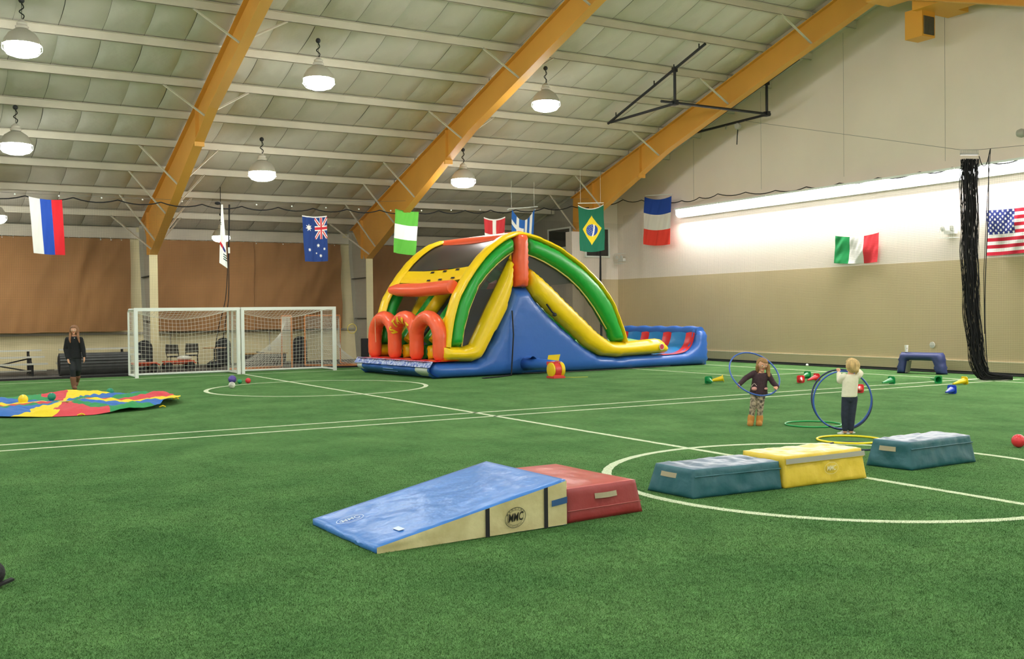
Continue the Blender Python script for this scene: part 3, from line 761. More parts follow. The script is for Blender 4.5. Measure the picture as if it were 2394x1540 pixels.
solo('wall_speaker', MB().lathe([(0, -.12), (.09, -.1), (.12, 0), (.09, .1), (0, .12)], 14, p, ax=(0, 1, .1)).beam(p, p+Vector((.29, 0, 0)), .04, .04), mat('clear_grey', 'A9A79E', .4), 'small grey fitting on the end wall at the right edge', 'fitting', p, smooth=40)
# ------------------------------------------------------------------ inflatable
def vin(name, col, **k):
    a = dict(rough=.32, bump=.2, bscale=4, spec=.5, dist=.03); a.update(k); return mat(name, col, **a)
VB = vin('vinyl_blue', '3466BA'); VY = vin('vinyl_yellow', 'F2CB14'); VG = vin('vinyl_green', '1FA03A'); VO = vin('vinyl_orange', 'F4623C')
VR = vin('vinyl_red', 'E0343C'); VL = vin('vinyl_light_blue', '2F86CC'); VLG = vin('vinyl_light_green', '8FD08A')
MESHM = mat('window_mesh', '26282A', .5, alpha=.64)
BH = thing('inflatable_slide', 'large inflatable obstacle slide in blue, yellow, green and orange with three entrance arches', 'inflatable slide', (12.45, 25.86, 0), math.atan2(.0699557, .9975501))
Rz = Matrix.Rotation(BH.rotation_euler.z, 4, 'Z'); Bm = Matrix.Translation(BH.location)@Rz
def bw(u, z, v): return Bm@Vector((u, v, z))
Wd = 4.8
blue = [(.2, 0), (.06, .1), (.02, .24), (.06, .4), (.2, .48), (1.5, .43), (1.9, .64), (2.22, 1.15), (2.62, 1.93), (2.88, 2.62), (3.45, 2.62), (3.62, 2.36), (4.3, 1.73), (4.98, 1.23), (5.6, .77), (6.2, .48), (6.87, .40), (9.1, .43), (9.8, .47), (10.15, .62), (10.34, .85), (10.4, 1.2), (10.75, 1.27), (10.98, 1.1), (11.02, .0)]
def bpart(name, poly, T, R, m, vc, res=.12, parent=None, mirror=False, label=None, wr=.006):
    for s in ((0, 1) if mirror else (0,)):
        v = Wd-vc if s else vc
        o = weld(build(name, pillow(MB(), poly, T, R, bw, res, v, wr), m, parent or BH, True))
        if label: o['label'] = label
    return o
bpart('side_wall', blue, .52, .3, VB, .24, .15, mirror=True)
gl_o = [(.68, .9), (.76, 1.53), (.96, 2.2), (1.2, 2.62), (1.45, 2.97), (1.78, 3.36), (2.11, 3.67), (2.56, 3.98), (2.96, 4.14)]
gl_i = [(2.95, 3.65), (2.65, 3.5), (2.38, 3.31), (2.02, 3.0), (1.71, 2.66), (1.38, 1.97), (1.18, 1.34), (1.11, .89)]
gr_o = [(3.38, 4.15), (3.75, 4.08), (4.11, 3.96), (4.58, 3.79), (5.01, 3.55), (5.43, 3.31), (5.81, 3.02), (6.15, 2.75), (6.44, 2.43), (6.7, 2.1), (6.88, 1.73), (7.08, 1.3), (7.24, .87)]
gr_i = [(6.74, .88), (6.52, 1.3), (6.24, 1.69), (6.0, 2.0), (5.74, 2.29), (5.4, 2.62), (5.0, 2.92), (4.55, 3.18), (4.1, 3.39), (3.75, 3.52), (3.41, 3.61)]
bpart('arch', gl_o+gl_i, .55, .22, VG, .2, .1, mirror=True); bpart('arch', gr_o+gr_i, .55, .22, VG, .2, .1, mirror=True)
# yellow outer face of the arches
outer = smooth_path([Vector((a, b, 0)) for a, b in [(.66, .88)]+gl_o[1:]+[(3.18, 4.18)]+gr_o], 3)
def sweep(outer, v0, v1, h, m, name, n=8, off=0):
    mb = MB(); N = len(outer)
    def fn(a, b):
        i = min(int(round(a*(N-1))), N-1); p = outer[i]; t_ = outer[min(i+1, N-1)]-outer[max(i-1, 0)]; t_.normalize(); nn = Vector((-t_.y, t_.x, 0))
        q = b*2*PI; vv = (v0+v1)/2-(v1-v0)/2*math.cos(q); hh = h*math.sin(q) if q < PI else h*.6*math.sin(q)
        rip = .006*math.sin(i*2.1)
        p2 = p+nn*(off+hh+rip*(1 if q < PI else 0)); return bw(p2.x, p2.y, vv)
    mb.grid(fn, N-1, 16); return weld(build(name, mb, m, BH, True))
sweep(outer, -.03, .48, .1, VY, 'arch_band', off=.02); sweep(outer, Wd-.48, Wd+.03, .1, VY, 'arch_band', off=.02)
yl = [(.45, .49), (1.47, .45), (1.7, .52), (1.85, .69), (2.05, 1.0), (2.64, 1.92), (2.88, 2.66), (2.93, 3.3), (2.9, 3.62), (2.8, 3.45), (1.37, .95), (1.13, .89), (.43, .91)]
yr = [(3.45, 2.67), (3.62, 2.34), (4.32, 1.76), (4.98, 1.27), (5.59, .79), (6.22, .47), (6.87, .4), (9.0, .46), (9.1, .64), (8.84, .91), (8.6, .95), (7.27, .88), (6.61, .91), (6.1, 1.2), (5.6, 1.6), (4.99, 2.09), (4.1, 2.81), (3.4, 3.3)]
bpart('side_tube', yl, .62, .25, VY, .18, .1, mirror=True); bpart('side_tube', yr, .62, .25, VY, .18, .1, mirror=True)
po = [(2.94, 2.62), (2.93, 3.4), (2.97, 4.22), (3.4, 4.22), (3.42, 3.4), (3.4, 2.62)]
bpart('peak_post', po, .6, .22, VO, .12, .1, mirror=True)
build('ridge_tube', MB().tube([bw(3.18, 4.1, .1), bw(3.18, 4.1, Wd-.1)], .2, 14), VO, BH, 50)
winl = [(1.1, .87), (1.4, .92), (2.86, 3.52), (2.95, 3.68)]+gl_i[1:]
winr = [(3.38, 3.3), (4.1, 2.79), (4.99, 2.07), (5.6, 1.58), (6.1, 1.18), (6.65, .88)]+gr_i[1:]
for v in (.2, Wd-.2):
    for poly in (winl, winr):
        B = resample(poly, 1); V, E, F, *_ = delaunay_2d_cdt([Vector((p[0], p[1])) for p in poly], [(i, (i+1) % len(poly)) for i in range(len(poly))], [list(range(len(poly)))], 1, 1e-5)
        build('mesh_window', MB().add([bw(p.x, p.y, v) for p in V], [tuple(f) for f in F]), MESHM, BH, fix=False)
    for poly in (winl[3:], winr[6:]):
        build('piping', MB().tube([bw(a, b, v-.06 if v < 1 else v+.06) for a, b in poly], .022, 6), mat('piping_cream', 'E8D27A', .5), BH, True)
# canopy over the climb: mesh panel and yellow band
def oc(s):  # outer curve by arc fraction on the left arch
    L = outer; i = s*(len(L)-1); k = int(i); f = i-k; return L[k]*(1-f)+L[min(k+1, len(L)-1)]*f
kz = [i for i, p in enumerate(outer) if p.y > 3.14][0]/(len(outer)-1); kb = [i for i, p in enumerate(outer) if p.y > 2.8][0]/(len(outer)-1); ka = [i for i, p in enumerate(outer) if p.x > 3.1][0]/(len(outer)-1)
mb = MB(); mb.grid(lambda a, b: bw(*(lambda p: (p.x, p.y-.02-.14*math.sin(PI*b)*math.sin(PI*a)))(oc(kz+(ka-kz)*a)), .4+(Wd-.8)*b), 14, 14)
build('canopy_mesh', mb, mat('canopy_mesh', '3A3438', .35, alpha=.88), BH, True, fix=False)
mb = MB(); mb.grid(lambda a, b: bw(*(lambda p: (p.x-.03*math.sin(PI*a)-.02*0, p.y+.01-.06*math.sin(PI*b)))(oc(kb+(kz-kb)*a)), .4+(Wd-.8)*b), 6, 14)
yb = build('canopy_band', mb, VY, BH, True, fix=False)
for s, vv in ((.78, (1.0, 1.75, 2.5)), (.12, (.95, 1.7, 2.4))):
    for v in vv:
        p = oc(kb+(kz-kb)*s); q = oc(kb+(kz-kb)*(s+.14)); zz = .06*math.sin(PI*(v-.4)/4)
        build('vent', MB().add([bw(p.x-.035, p.y+.02-zz, v), bw(q.x-.035, q.y+.02-zz, v), bw(q.x-.035, q.y+.02-zz, v+.2), bw(p.x-.035, p.y+.02-zz, v+.2)], [(0, 1, 2, 3)]), BLACK, yb, fix=False)
build('cross_tube', MB().tube([bw(1.02, 2.58+.05*abs(v-2.4)/2, v) for v in (.45, 1, 1.8, 2.4, 3, 3.8, 4.3)], [.2, .21, .21, .21, .21, .2, .12], 16), VO, BH, 50)
# canopy over the slide side
mb = MB(); mb.grid(lambda a, b: bw(*(lambda p: (p.x, p.y-.03-.1*math.sin(PI*b)))(oc(ka+(.75-ka)*a)), .4+(Wd-.8)*b), 14, 8)
build('canopy_mesh', mb, mat('canopy_mesh', '3A3438', .35, alpha=.88), BH, True, fix=False)
# platform, lanes and slide bed
plat = [(.02, .02), (.02, .46), (1.3, .5), (1.3, .02)]
build('front_base', weld_mb := MB().grid(lambda a, b: bw(.32-.34*math.cos(PI*(b-.5)*1.0)*1.0, .02+.46*b, .08+(Wd-.16)*a), 30, 10), VB, BH, True)
build('platform_top', MB().grid(lambda a, b: bw(.0+1.0*b, .485+.03*abs(math.sin(a*PI*3))*math.sin(PI*b), .06+(Wd-.12)*a), 36, 8), VR, BH, True)
SK = mat('skirt_print', '3A5CB8', .5, var=1, vscale=14, col2='C9D4EE', detail=2)
sk = build('front_flap', MB().grid(lambda a, b: bw(.06-.11*b-.02*math.sin(a*40), .5-.17*b, -.02+(Wd+.04)*a), 60, 3), SK, BH, True)
PATCH = mat('patch_white', 'CFD6CE', .6)
def fx(z): b = (z-.02)/.46; return .32-.34*math.cos(PI*(b-.5))-.008
build('patch', MB().grid(lambda a, b: bw(fx(.06+.25*b), .06+.25*b, .18+.72*a), 6, 6), PATCH, BH, True)
build('patch', MB().grid(lambda a, b: bw(fx(.13+.2*b), .13+.2*b, 4.36+.33*a), 4, 6), PATCH, BH, True)
mb = MB(); q = [(2.1, .14), (2.1, .31), (3.05, .31), (3.05, .14)]
mb.tube([bw(fx(z)-.004, z, v) for v, z in q], .008, 4, True)
mb.tube([bw(fx(.22)-.004, .22, v) for v in (2.25, 2.9)], .012, 4)
build('stitched_tag', mb, mat('tag_line', '7FA3DC', .5), BH)
# entrance arches
legv = []
for px, py in ((860, 830), (906, 831), (958.6, 836), (1017, 840)):
    q = Bm.inverted()@at(px, py, 2, .5); legv.append(q.y)
UA = .48; legv = [4.42, 3.06, 1.68, .3]; archs = []
for k in range(3):
    v0, v1 = legv[k], legv[k+1]; r = (v0-v1)/2; vm = (v0+v1)/2; pts = [(v0, .5), (v0, .75), (v0, 1.05)]
    for j in range(1, 12): a = PI*j/12; pts.append((vm+r*math.cos(a), 1.12+(.62)*math.sin(a)))
    pts += [(v1, 1.05), (v1, .75), (v1, .5)]
    P = smooth_path([bw(UA, z, v) for v, z in pts], 3)
    rr = [.215+.004*math.sin(i*1.9) for i in range(len(P))]; rr[0] = .12; rr[1] = .18; rr[-1] = .12; rr[-2] = .18
    archs.append(build('entrance_arch', MB().tube(P, rr, 18), VO, BH, True))
LET = mat('letter_yellow', 'F2CF1E', .5)
r = (legv[1]-legv[2])/2; vm = (legv[1]+legv[2])/2
CLN = [(lv, zz) for l in ((legv[0], legv[1]), (legv[1], legv[2]), (legv[2], legv[3])) for lv, zz in
       [((l[0]+l[1])/2+(l[0]-l[1])/2*math.cos(PI*j/40), 1.12+.62*math.sin(PI*j/40)) for j in range(41)]+[(l[0], z_/10) for z_ in range(5, 12)]]
for ch, dv, z0, tl in (('S', .50, 1.36, 32), ('T', .33, 1.56, 22), ('A', .08, 1.66, 6), ('R', -.21, 1.62, -14), ('T', -.47, 1.47, -30)):
    tl = math.radians(tl)
    def fl(x, y):   # reading direction is toward smaller v
        x, y = x*math.cos(tl)-y*math.sin(tl), x*math.sin(tl)+y*math.cos(tl)
        vv, zz = vm+dv-x, z0+y; d = min(math.hypot(vv-a_, zz-b_) for a_, b_ in CLN)
        return bw(UA-math.sqrt(max(.0004, .222**2-d*d))-.014, zz, vv)
    V, F = text_mb(ch, .30, fl, sub=3, bold=.012); build('letter', MB().add(V, F), LET, archs[1], fix=False)
build('tie_cord', MB().tube([bw(UA-.22, 1.72, 3.95), bw(UA-.23, 1.3, 3.93), bw(UA-.23, .98, 3.9)], .012, 5), mat('cord_peach', 'F0B48C', .6), BH)
# yellow front block of the near side tube, lane dividers, ramps
for v in (1.62, 3.18):
    P = [bw(.95+(2.9-.95)*s, .98+(3.3-.98)*s, v) for s in np.linspace(0, 1, 14)]
    build('lane_divider', MB().tube([p+Rz@Vector((0, -.17, 0)) for p in P], .2, 12), VY, BH, 60)
    build('lane_divider', MB().tube([p+Rz@Vector((0, .17, 0)) for p in P], .2, 12), VG, BH, 60)
    for dv, m in ((-.2, VY), (.2, VG)):
        bpart('lane_block', [(.72, .5), (.72, .9), (1.1, .95), (1.1, .5)], .4, .12, m, v+dv, .1)
    P = [bw(3.5+(6.3-3.5)*s, 3.0-(3.0-.98)*s**.9, v+.0) for s in np.linspace(0, 1, 14)]
    build('slide_divider', MB().tube(P, .2, 12), VG, BH, 60)
build('climb_ramp', MB().grid(lambda a, b: bw(1.0+2.1*a, .5+2.1*a, .4+(Wd-.8)*b), 12, 6), mat('ramp_grey', '3C4A5C', .5), BH, True, fix=False)
sl = smooth_path([Vector(p+(0,)) for p in [(3.1, 2.6), (3.5, 2.3), (4.3, 1.6), (5.0, 1.08), (5.7, .68), (6.3, .5), (7, .48)]], 4)
build('slide_bed', MB().grid(lambda a, b: bw(*(lambda p: (p.x, p.y))(sl[min(int(a*(len(sl)-1)), len(sl)-1)]), .4+(Wd-.8)*b), 20, 6), VG, BH, True, fix=False)
build('top_block', MB().lathe([(0, 0), (.5, 0), (.35, .3), (0, .45)], 4, bw(3.9, 2.5, 2.4)), VO, BH)
for v in (1.35, 3.45):
    o = weld(build('runout_bed', pillow(MB(), [(6.3, .42), (8.9, .42), (9.05, .62), (8.75, .9), (8.3, .97), (7.3, .93), (6.5, .86)], 2.05, .32, bw, .14, v), VLG, BH, True))
# end pool: floor, curved striped wall, top rails
curve = smooth_path([Vector(p+(0,)) for p in [(8.9, .42), (9.5, .44), (9.95, .52), (10.2, .7), (10.32, .95), (10.36, 1.12)]], 5)
N = len(curve); v = .1; i = 0
for i, (wd, m) in enumerate(((.42, VR), (.72, VL), (.42, VR), (.72, VL), (.42, VR), (.72, VL), (.42, VR), (.72, VL))):
    v1 = min(v+wd, Wd-.05)
    build('end_panel', MB().grid(lambda a, b: (lambda p: bw(p.x+.05*math.sin(PI*b)*(1 if a > .5 else 0), p.y-.025+.03*math.sin(PI*b), v+(v1-v)*b))(curve[min(int(round(a*(N-1))), N-1)]), 20, 6), m, BH, True, fix=False)
    v = v1
build('end_rail', MB().tube([bw(10.62, 1.13-.02*math.sin(v*8), v) for v in np.linspace(.1, Wd-.1, 24)], .19, 14), VB, BH, 60)
build('end_back', MB().grid(lambda a, b: bw(10.9+.04*math.sin(PI*b), .05+1.0*b, .15+(Wd-.3)*a), 16, 8), VB, BH, True)
# printed badge on the near slide tube
p = bw(8.62, .68, -.14); n_ = (Rz@Vector((0, -1, 0))); bd = build('badge', MB().lathe([(0, 0), (.105, 0), (.105, .006), (0, .008)], 24, p, ax=n_), PATCH, BH)
build('badge_ring', MB().lathe([(.03, .009), (.085, .009), (.085, .012), (.03, .012)], 24, p, ax=n_), mat('badge_red', 'C03848', .5), bd)
# straps, inlet sleeve, sign flap
ST = mat('strap_black', '16171C', .7)
build('strap', MB().tube([bw(2.72, 1.92, -.1), bw(2.74, 1.2, -.13), bw(2.68, .35, -.12), bw(2.6, .02, -.2), bw(1.9, .02, -.6), bw(1.35, .02, -.75)], .022, 5).ball(bw(1.35, .02, -.75), .05, 8, (3, 1, .4)), ST, BH)
build('strap', MB().tube([bw(4.0, 2.1, -.08), bw(4.2, 1.85, -.1), bw(4.3, 1.8, -.1)], .03, 5).ball(bw(4.27, 1.78, -.12), .06, 8, (1.4, .6, 1)), ST, BH)
build('strap', MB().tube([bw(3.05, .05, -.1), bw(5.3, .03, -.25), bw(9, .03, -.12)], .012, 5), ST, BH)
build('air_sleeve', MB().tube([bw(3.25, .32, .0), bw(3.3, .33, -.5), bw(3.35, .33, -1.0), bw(3.38, .32, -1.55)], [.2, .17, .15, .13], 12), VB, BH, True)
build('sleeve_flap', MB().grid(lambda a, b: bw(3.05+.35*a, .52+.05*math.sin(a*6), -.2-.35*b), 6, 4), VB, BH, True)
p = [at(x, y, 1, 25.2) for x, y in ((1279, 844), (1305, 848), (1310, 828), (1282, 830))]
build('sign_flap', MB().add(p+[q+CF*.01 for q in p], [(0, 1, 2, 3), (4, 5, 6, 7), (0, 1, 5, 4), (1, 2, 6, 5), (2, 3, 7, 6), (3, 0, 4, 7)]), VY, BH)
# blower
bp_ = at(1303, 884); BLR = thing('air_blower', 'red and yellow electric air blower beside the inflatable', 'blower', bp_)
r = .2; c = bp_+Vector((0, .1, .235))
RP = mat('plastic_red', 'D8403C', .4); YP = mat('plastic_yellow', 'EFC81E', .4)
build('drum', MB().lathe([(.15, -.1), (.19, -.1), (.19, .1), (.15, .1)], 24, c, ax=(1, 0, 0)), RP, BLR, 40)
build('side_cover', MB().lathe([(0, 0), (.17, 0), (.205, .02), (.205, .06), (.19, .07)], 24, c+Vector((-.1, 0, 0)), ax=(-1, 0, 0)), YP, BLR, 40)
build('side_cover', MB().lathe([(0, 0), (.205, 0), (.215, .02), (.215, .1), (.17, .12)], 24, c+Vector((.1, 0, 0)), ax=(1, 0, 0)), YP, BLR, 40)
build('foot', MB().box(bp_+Vector((-.18, -.1, .003)), bp_+Vector((.2, .28, .06))).hexa([bp_+Vector(q) for q in ((-.15, -.06, .06), (.17, -.06, .06), (.17, .26, .06), (-.15, .26, .06))], [bp_+Vector(q) for q in ((-.08, -.0, .14), (.1, -.0, .14), (.1, .2, .14), (-.08, .2, .14))]), RP, BLR)
build('outlet', MB().box(c+Vector((-.1, -.02, .12)), c+Vector((.1, .3, .22))), RP, BLR)
build('handle', MB().tube([c+Vector((-.08, -.1, .17)), c+Vector((-.08, -.12, .24)), c+Vector((.08, -.12, .24)), c+Vector((.08, -.1, .17))], .012, 6), RP, BLR)
build('power_cord', MB().tube([bp_+Vector((.2, .1, .02)), bp_+Vector((.5, -.1, .012)), bp_+Vector((.9, -.2, .012))], .008, 5), mat('cord_yellow', 'D8D85A', .6), BLR)
# ------------------------------------------------------------------ foam mats
def soft(name, lo, hi, m, parent, n=(24, 12, 6), r=.03, wr=.01, seed=0, puff=.012):
    """hexahedron with rounded wrinkled faces; lo,hi: four corners each, same order"""
    lo = [Vector(p) for p in lo]; hi = [Vector(p) for p in hi]; mb = MB()
    def P(a, b, c):
        q0 = (lo[0]*(1-a)+lo[1]*a)*(1-b)+(lo[3]*(1-a)+lo[2]*a)*b; q1 = (hi[0]*(1-a)+hi[1]*a)*(1-b)+(hi[3]*(1-a)+hi[2]*a)*b
        return q0*(1-c)+q1*c
    ctr = P(.5, .5, .5)
    def F(a, b, c, nrm):
        p = P(a, b, c)
        e = 1
        for t_, on_ in ((a, nrm[0] == 0), (b, nrm[1] == 0), (c, nrm[2] == 0)):
            if on_: e *= min(1, (4*t_*(1-t_))**.5*1.6)
        nv = (P(.5+nrm[0]*.5, .5+nrm[1]*.5, .5+nrm[2]*.5)-ctr).normalized()
        w_ = noise.noise(p*6+Vector((seed, 0, 0)))*wr+noise.noise(Vector((p.x*16, p.y*16, p.z*5))+Vector((seed, 0, 0)))*wr*.5
        q = p+nv*(puff*e+w_*e)
        # round the rim
        q += (ctr-p).normalized()*r*.35*(1-min(1, e))
        if nrm[2] == -1: q.z = p.z+.002
        q.z = max(q.z, .002); return q
    for k, (nu, nv_, g) in enumerate(((n[0], n[1], lambda s, t_: F(s, t_, 1, (0, 0, 1))), (n[0], n[1], lambda s, t_: F(s, t_, 0, (0, 0, -1))), (n[0], n[2], lambda s, t_: F(s, 0, t_, (0, -1, 0))), (n[0], n[2], lambda s, t_: F(s, 1, t_, (0, 1, 0))), (n[1], n[2], lambda s, t_: F(0, s, t_, (-1, 0, 0))), (n[1], n[2], lambda s, t_: F(1, s, t_, (1, 0, 0))))):
        mb.grid(g, nu, nv_, {0: 0, 1: 1}.get(k, 1))
    o = build(name, mb, m, parent, 50)
    return weld(o, .012), P
BV = mat('wedge_blue', '3F7AC8', .3, var=.08, vscale=2, bump=.5, bscale=5, dist=.03)
TAN = mat('wedge_tan', 'CFC69A', .55, var=.2, vscale=5, col2='B9AE80', bump=.3, bscale=12)
t = thing('wedge_mat', 'blue-topped incline wedge mat with cream sides and two black straps', 'wedge mat', (3.9, 8, 0))
lo = [(3.02, 7.30, 0), (4.84, 7.38, 0), (4.82, 8.74, 0), (2.97, 8.62, 0)]; hi = [(3.02, 7.30, .05), (4.84, 7.38, .40), (4.80, 8.74, .40), (2.97, 8.62, .055)]
o, P = soft('mat_body', lo, hi, [BV, BV], t, (40, 26, 6), .02, .009, 3, .006)
# cream side cover and strap details on the near side
def side(a, c, out=.012): p = P(a, 0, c); return p+Vector((.0, -out, 0))
build('side_cover', MB().grid(lambda a, b: side(.004+.992*a, .03+.95*b, .014+.006*noise.noise(Vector((a*9, b*2, 1)))), 40, 6), TAN, t, True)
for a0 in (.54, .862):
    build('strap', MB().grid(lambda a, b: side(a0+.022*a, .02+.97*b, .024), 2, 5), ST, t)
build('grip_strap', MB().grid(lambda a, b: side(.905+.09*a, .5+.14*b-.0*a, .026), 4, 2), mat('grip_blue', '2A5488', .5), t)
INK = mat('ink_dark', '2E3328', .6)
a0, c0 = .70, .46; q0 = side(a0, c0, .024); ex = (side(.75, .46, 0)-side(.65, .46, 0)).normalized(); ez = Vector((0, 0, 1))
def sf(x, y): return q0+ex*x+ez*y+Vector((0, -.004, 0))
mb = MB()
for rx, ry, th in ((.102, .083, .0022), (.078, .062, .0012)):
    mb.grid(lambda a, b: sf((rx+th*(b-.5)*2)*math.cos(2*PI*a), (ry+th*(b-.5)*2)*math.sin(2*PI*a)), 64, 1)
build('logo_ring', mb, INK, t, fix=False)
V, F = text_mb('MMC', .082, lambda x, y: sf(x*.8, y*1.2), font_shear=.2, bold=.0012); build('lettering', MB().add(V, F), mat('ink_black', '0C0C0C', .5), t, fix=False)
mb = MB()
for i, ch in enumerate('MANCINO'):
    a = math.radians(150-i*20); V, F = text_mb(ch, .024, lambda x, y: sf(.09*math.cos(a)+x*math.sin(a)+y*math.cos(a)*.8, .0725*math.sin(a)-x*math.cos(a)+y*math.sin(a)), bold=.0004); mb.add(V, F)
for i, ch in enumerate('MANUFACTURING CO'):
    a = math.radians(200+i*9.3); V, F = text_mb(ch, .017, lambda x, y: sf(.09*math.cos(a)-x*math.sin(a)-y*math.cos(a)*.8, .0725*math.sin(a)+x*math.cos(a)-y*math.sin(a)), bold=0)
    if V: mb.add(V, F)
build('lettering', mb, INK, t, fix=False)
def topf(a, b, h=.012): return P(a, b, 1)+Vector((-.18, 0, .98))*h
t0 = topf(.1, .68, .014); tx = (topf(.2, .68)-topf(.1, .68)).normalized(); ty = (topf(.1, .78)-topf(.1, .68)).normalized()
WINK = mat('ink_white', 'C9D8EC', .5)
def tf(x, y): return t0+tx*x+ty*y
mb = MB()
for rx, ry, th in ((.12, .1, .003), (.09, .07, .002)): mb.grid(lambda a, b: tf((rx+th*(b-.5)*2)*math.cos(2*PI*a), (ry+th*(b-.5)*2)*math.sin(2*PI*a)), 48, 1)
V, F = text_mb('MMC', .1, lambda x, y: tf(x*.75, y), font_shear=.2, bold=.0008); mb.add(V, F)
build('printed_logo', mb, WINK, t, fix=False)
build('printed_tag', MB().grid(lambda a, b: topf(.155+.03*a, .12+.09*b, .013), 2, 2), WINK, t, fix=False)
# red block
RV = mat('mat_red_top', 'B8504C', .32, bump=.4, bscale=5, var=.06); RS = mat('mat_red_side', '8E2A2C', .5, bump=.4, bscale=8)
t = thing('foam_block', 'dark red foam block behind the blue wedge mat', 'foam block', (5.3, 8.1, 0), group='trapezoid foam blocks')
lo = [(4.86, 7.41, 0), (5.76, 7.49, 0), (5.70, 8.85, 0), (4.86, 8.86, 0)]; hi = [(4.87, 7.45, .297), (5.71, 7.53, .297), (5.64, 8.79, .297), (4.90, 8.80, .297)]
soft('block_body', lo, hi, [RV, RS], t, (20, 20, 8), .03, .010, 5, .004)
HND = mat('handle_tan', 'A39A80', .5)
def nearface(lo, hi, a, c, out=.02):
    p = (Vector(lo[0])*(1-a)+Vector(lo[1])*a)*(1-c)+(Vector(hi[0])*(1-a)+Vector(hi[1])*a)*c; return p+Vector((0, -out, 0))
def leftface(lo, hi, a, c, out=.02):
    p = (Vector(lo[3])*(1-a)+Vector(lo[0])*a)*(1-c)+(Vector(hi[3])*(1-a)+Vector(hi[0])*a)*c; return p+Vector((-out, 0, 0))
build('handle', MB().grid(lambda a, b: nearface(lo, hi, .38+.3*a, .62+.16*b, .012+.02*math.sin(PI*a)), 6, 1), HND, t)
build('seam', MB().tube([nearface(lo, hi, a, .36, .012) for a in np.linspace(.01, .99, 12)], .004, 4), mat('seam_red', 'A4504C', .5), t)
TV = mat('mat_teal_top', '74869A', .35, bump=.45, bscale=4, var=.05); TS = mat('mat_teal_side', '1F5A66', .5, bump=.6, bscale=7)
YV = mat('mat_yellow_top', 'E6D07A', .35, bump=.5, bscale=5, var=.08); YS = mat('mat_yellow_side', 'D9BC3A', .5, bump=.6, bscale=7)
def block(label, lo, hi, mt, ms, handle, seed, band=None):
    c = sum((Vector(p) for p in lo), Vector())/4
    t = thing('foam_block', label, 'foam block', (c.x, c.y, 0), group='trapezoid foam blocks')
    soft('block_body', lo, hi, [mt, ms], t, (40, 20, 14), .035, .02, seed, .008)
    if handle: build('handle', MB().grid(lambda a, b: leftface(lo, hi, .25+.42*a, .62+.17*b, .014+.008*math.sin(PI*a)), 5, 1), HND, t)
    if band: build('band', MB().grid(lambda a, b: nearface(lo, hi, a, .76+.16*b, .026), 10, 1), mat('band_grey', '9E9E94', .5), t)
    flap = build('flap_edge', MB().tube([nearface(lo, hi, a, .74, .012+.004*noise.noise(Vector((a*9, seed, 0)))) for a in np.linspace(.01, .99, 16)], .007, 4), ms, t)
    return t, lo, hi
block('teal foam block with a grey top, left of the yellow one', [(6.53, 7.70, 0), (7.68, 7.64, 0), (7.72, 8.36, 0), (6.47, 8.36, 0)], [(6.57, 7.74, .285), (7.68, 7.68, .285), (7.70, 8.30, .285), (6.55, 8.32, .285)], TV, TS, True, 7)
t, lo, hi = block('yellow foam block between the two teal ones', [(7.70, 7.63, 0), (8.93, 7.62, 0), (8.93, 8.24, 0), (7.70, 8.3, 0)], [(7.72, 7.66, .33), (8.90, 7.67, .33), (8.90, 8.2, .33), (7.70, 8.26, .33)], YV, YS, False, 9, True)
q1 = nearface(lo, hi, .55, .48, .022); e1 = (nearface(lo, hi, .6, .48)-nearface(lo, hi, .5, .48)).normalized()
mb = MB(); V, F = text_mb('MMC', .075, lambda x, y: q1+e1*x*.8+Vector((0, 0, y)), font_shear=.2, bold=.0008); mb.add(V, F)
mb.grid(lambda a, b: q1+e1*(.1+.003*b)*math.cos(2*PI*a)+Vector((0, 0, (.06+.003*b)*math.sin(2*PI*a))), 40, 1)
build('printed_logo', mb, mat('ink_cream', 'E8E2C0', .5), t, fix=False)
block('teal foam block with a tan handle, standing alone at the right', [(9.73, 7.68, 0), (10.93, 7.70, 0), (10.93, 8.3, 0), (9.64, 8.26, 0)], [(9.75, 7.73, .32), (10.90, 7.76, .32), (10.90, 8.24, .32), (9.70, 8.2, .32)], TV, TS, True, 11)
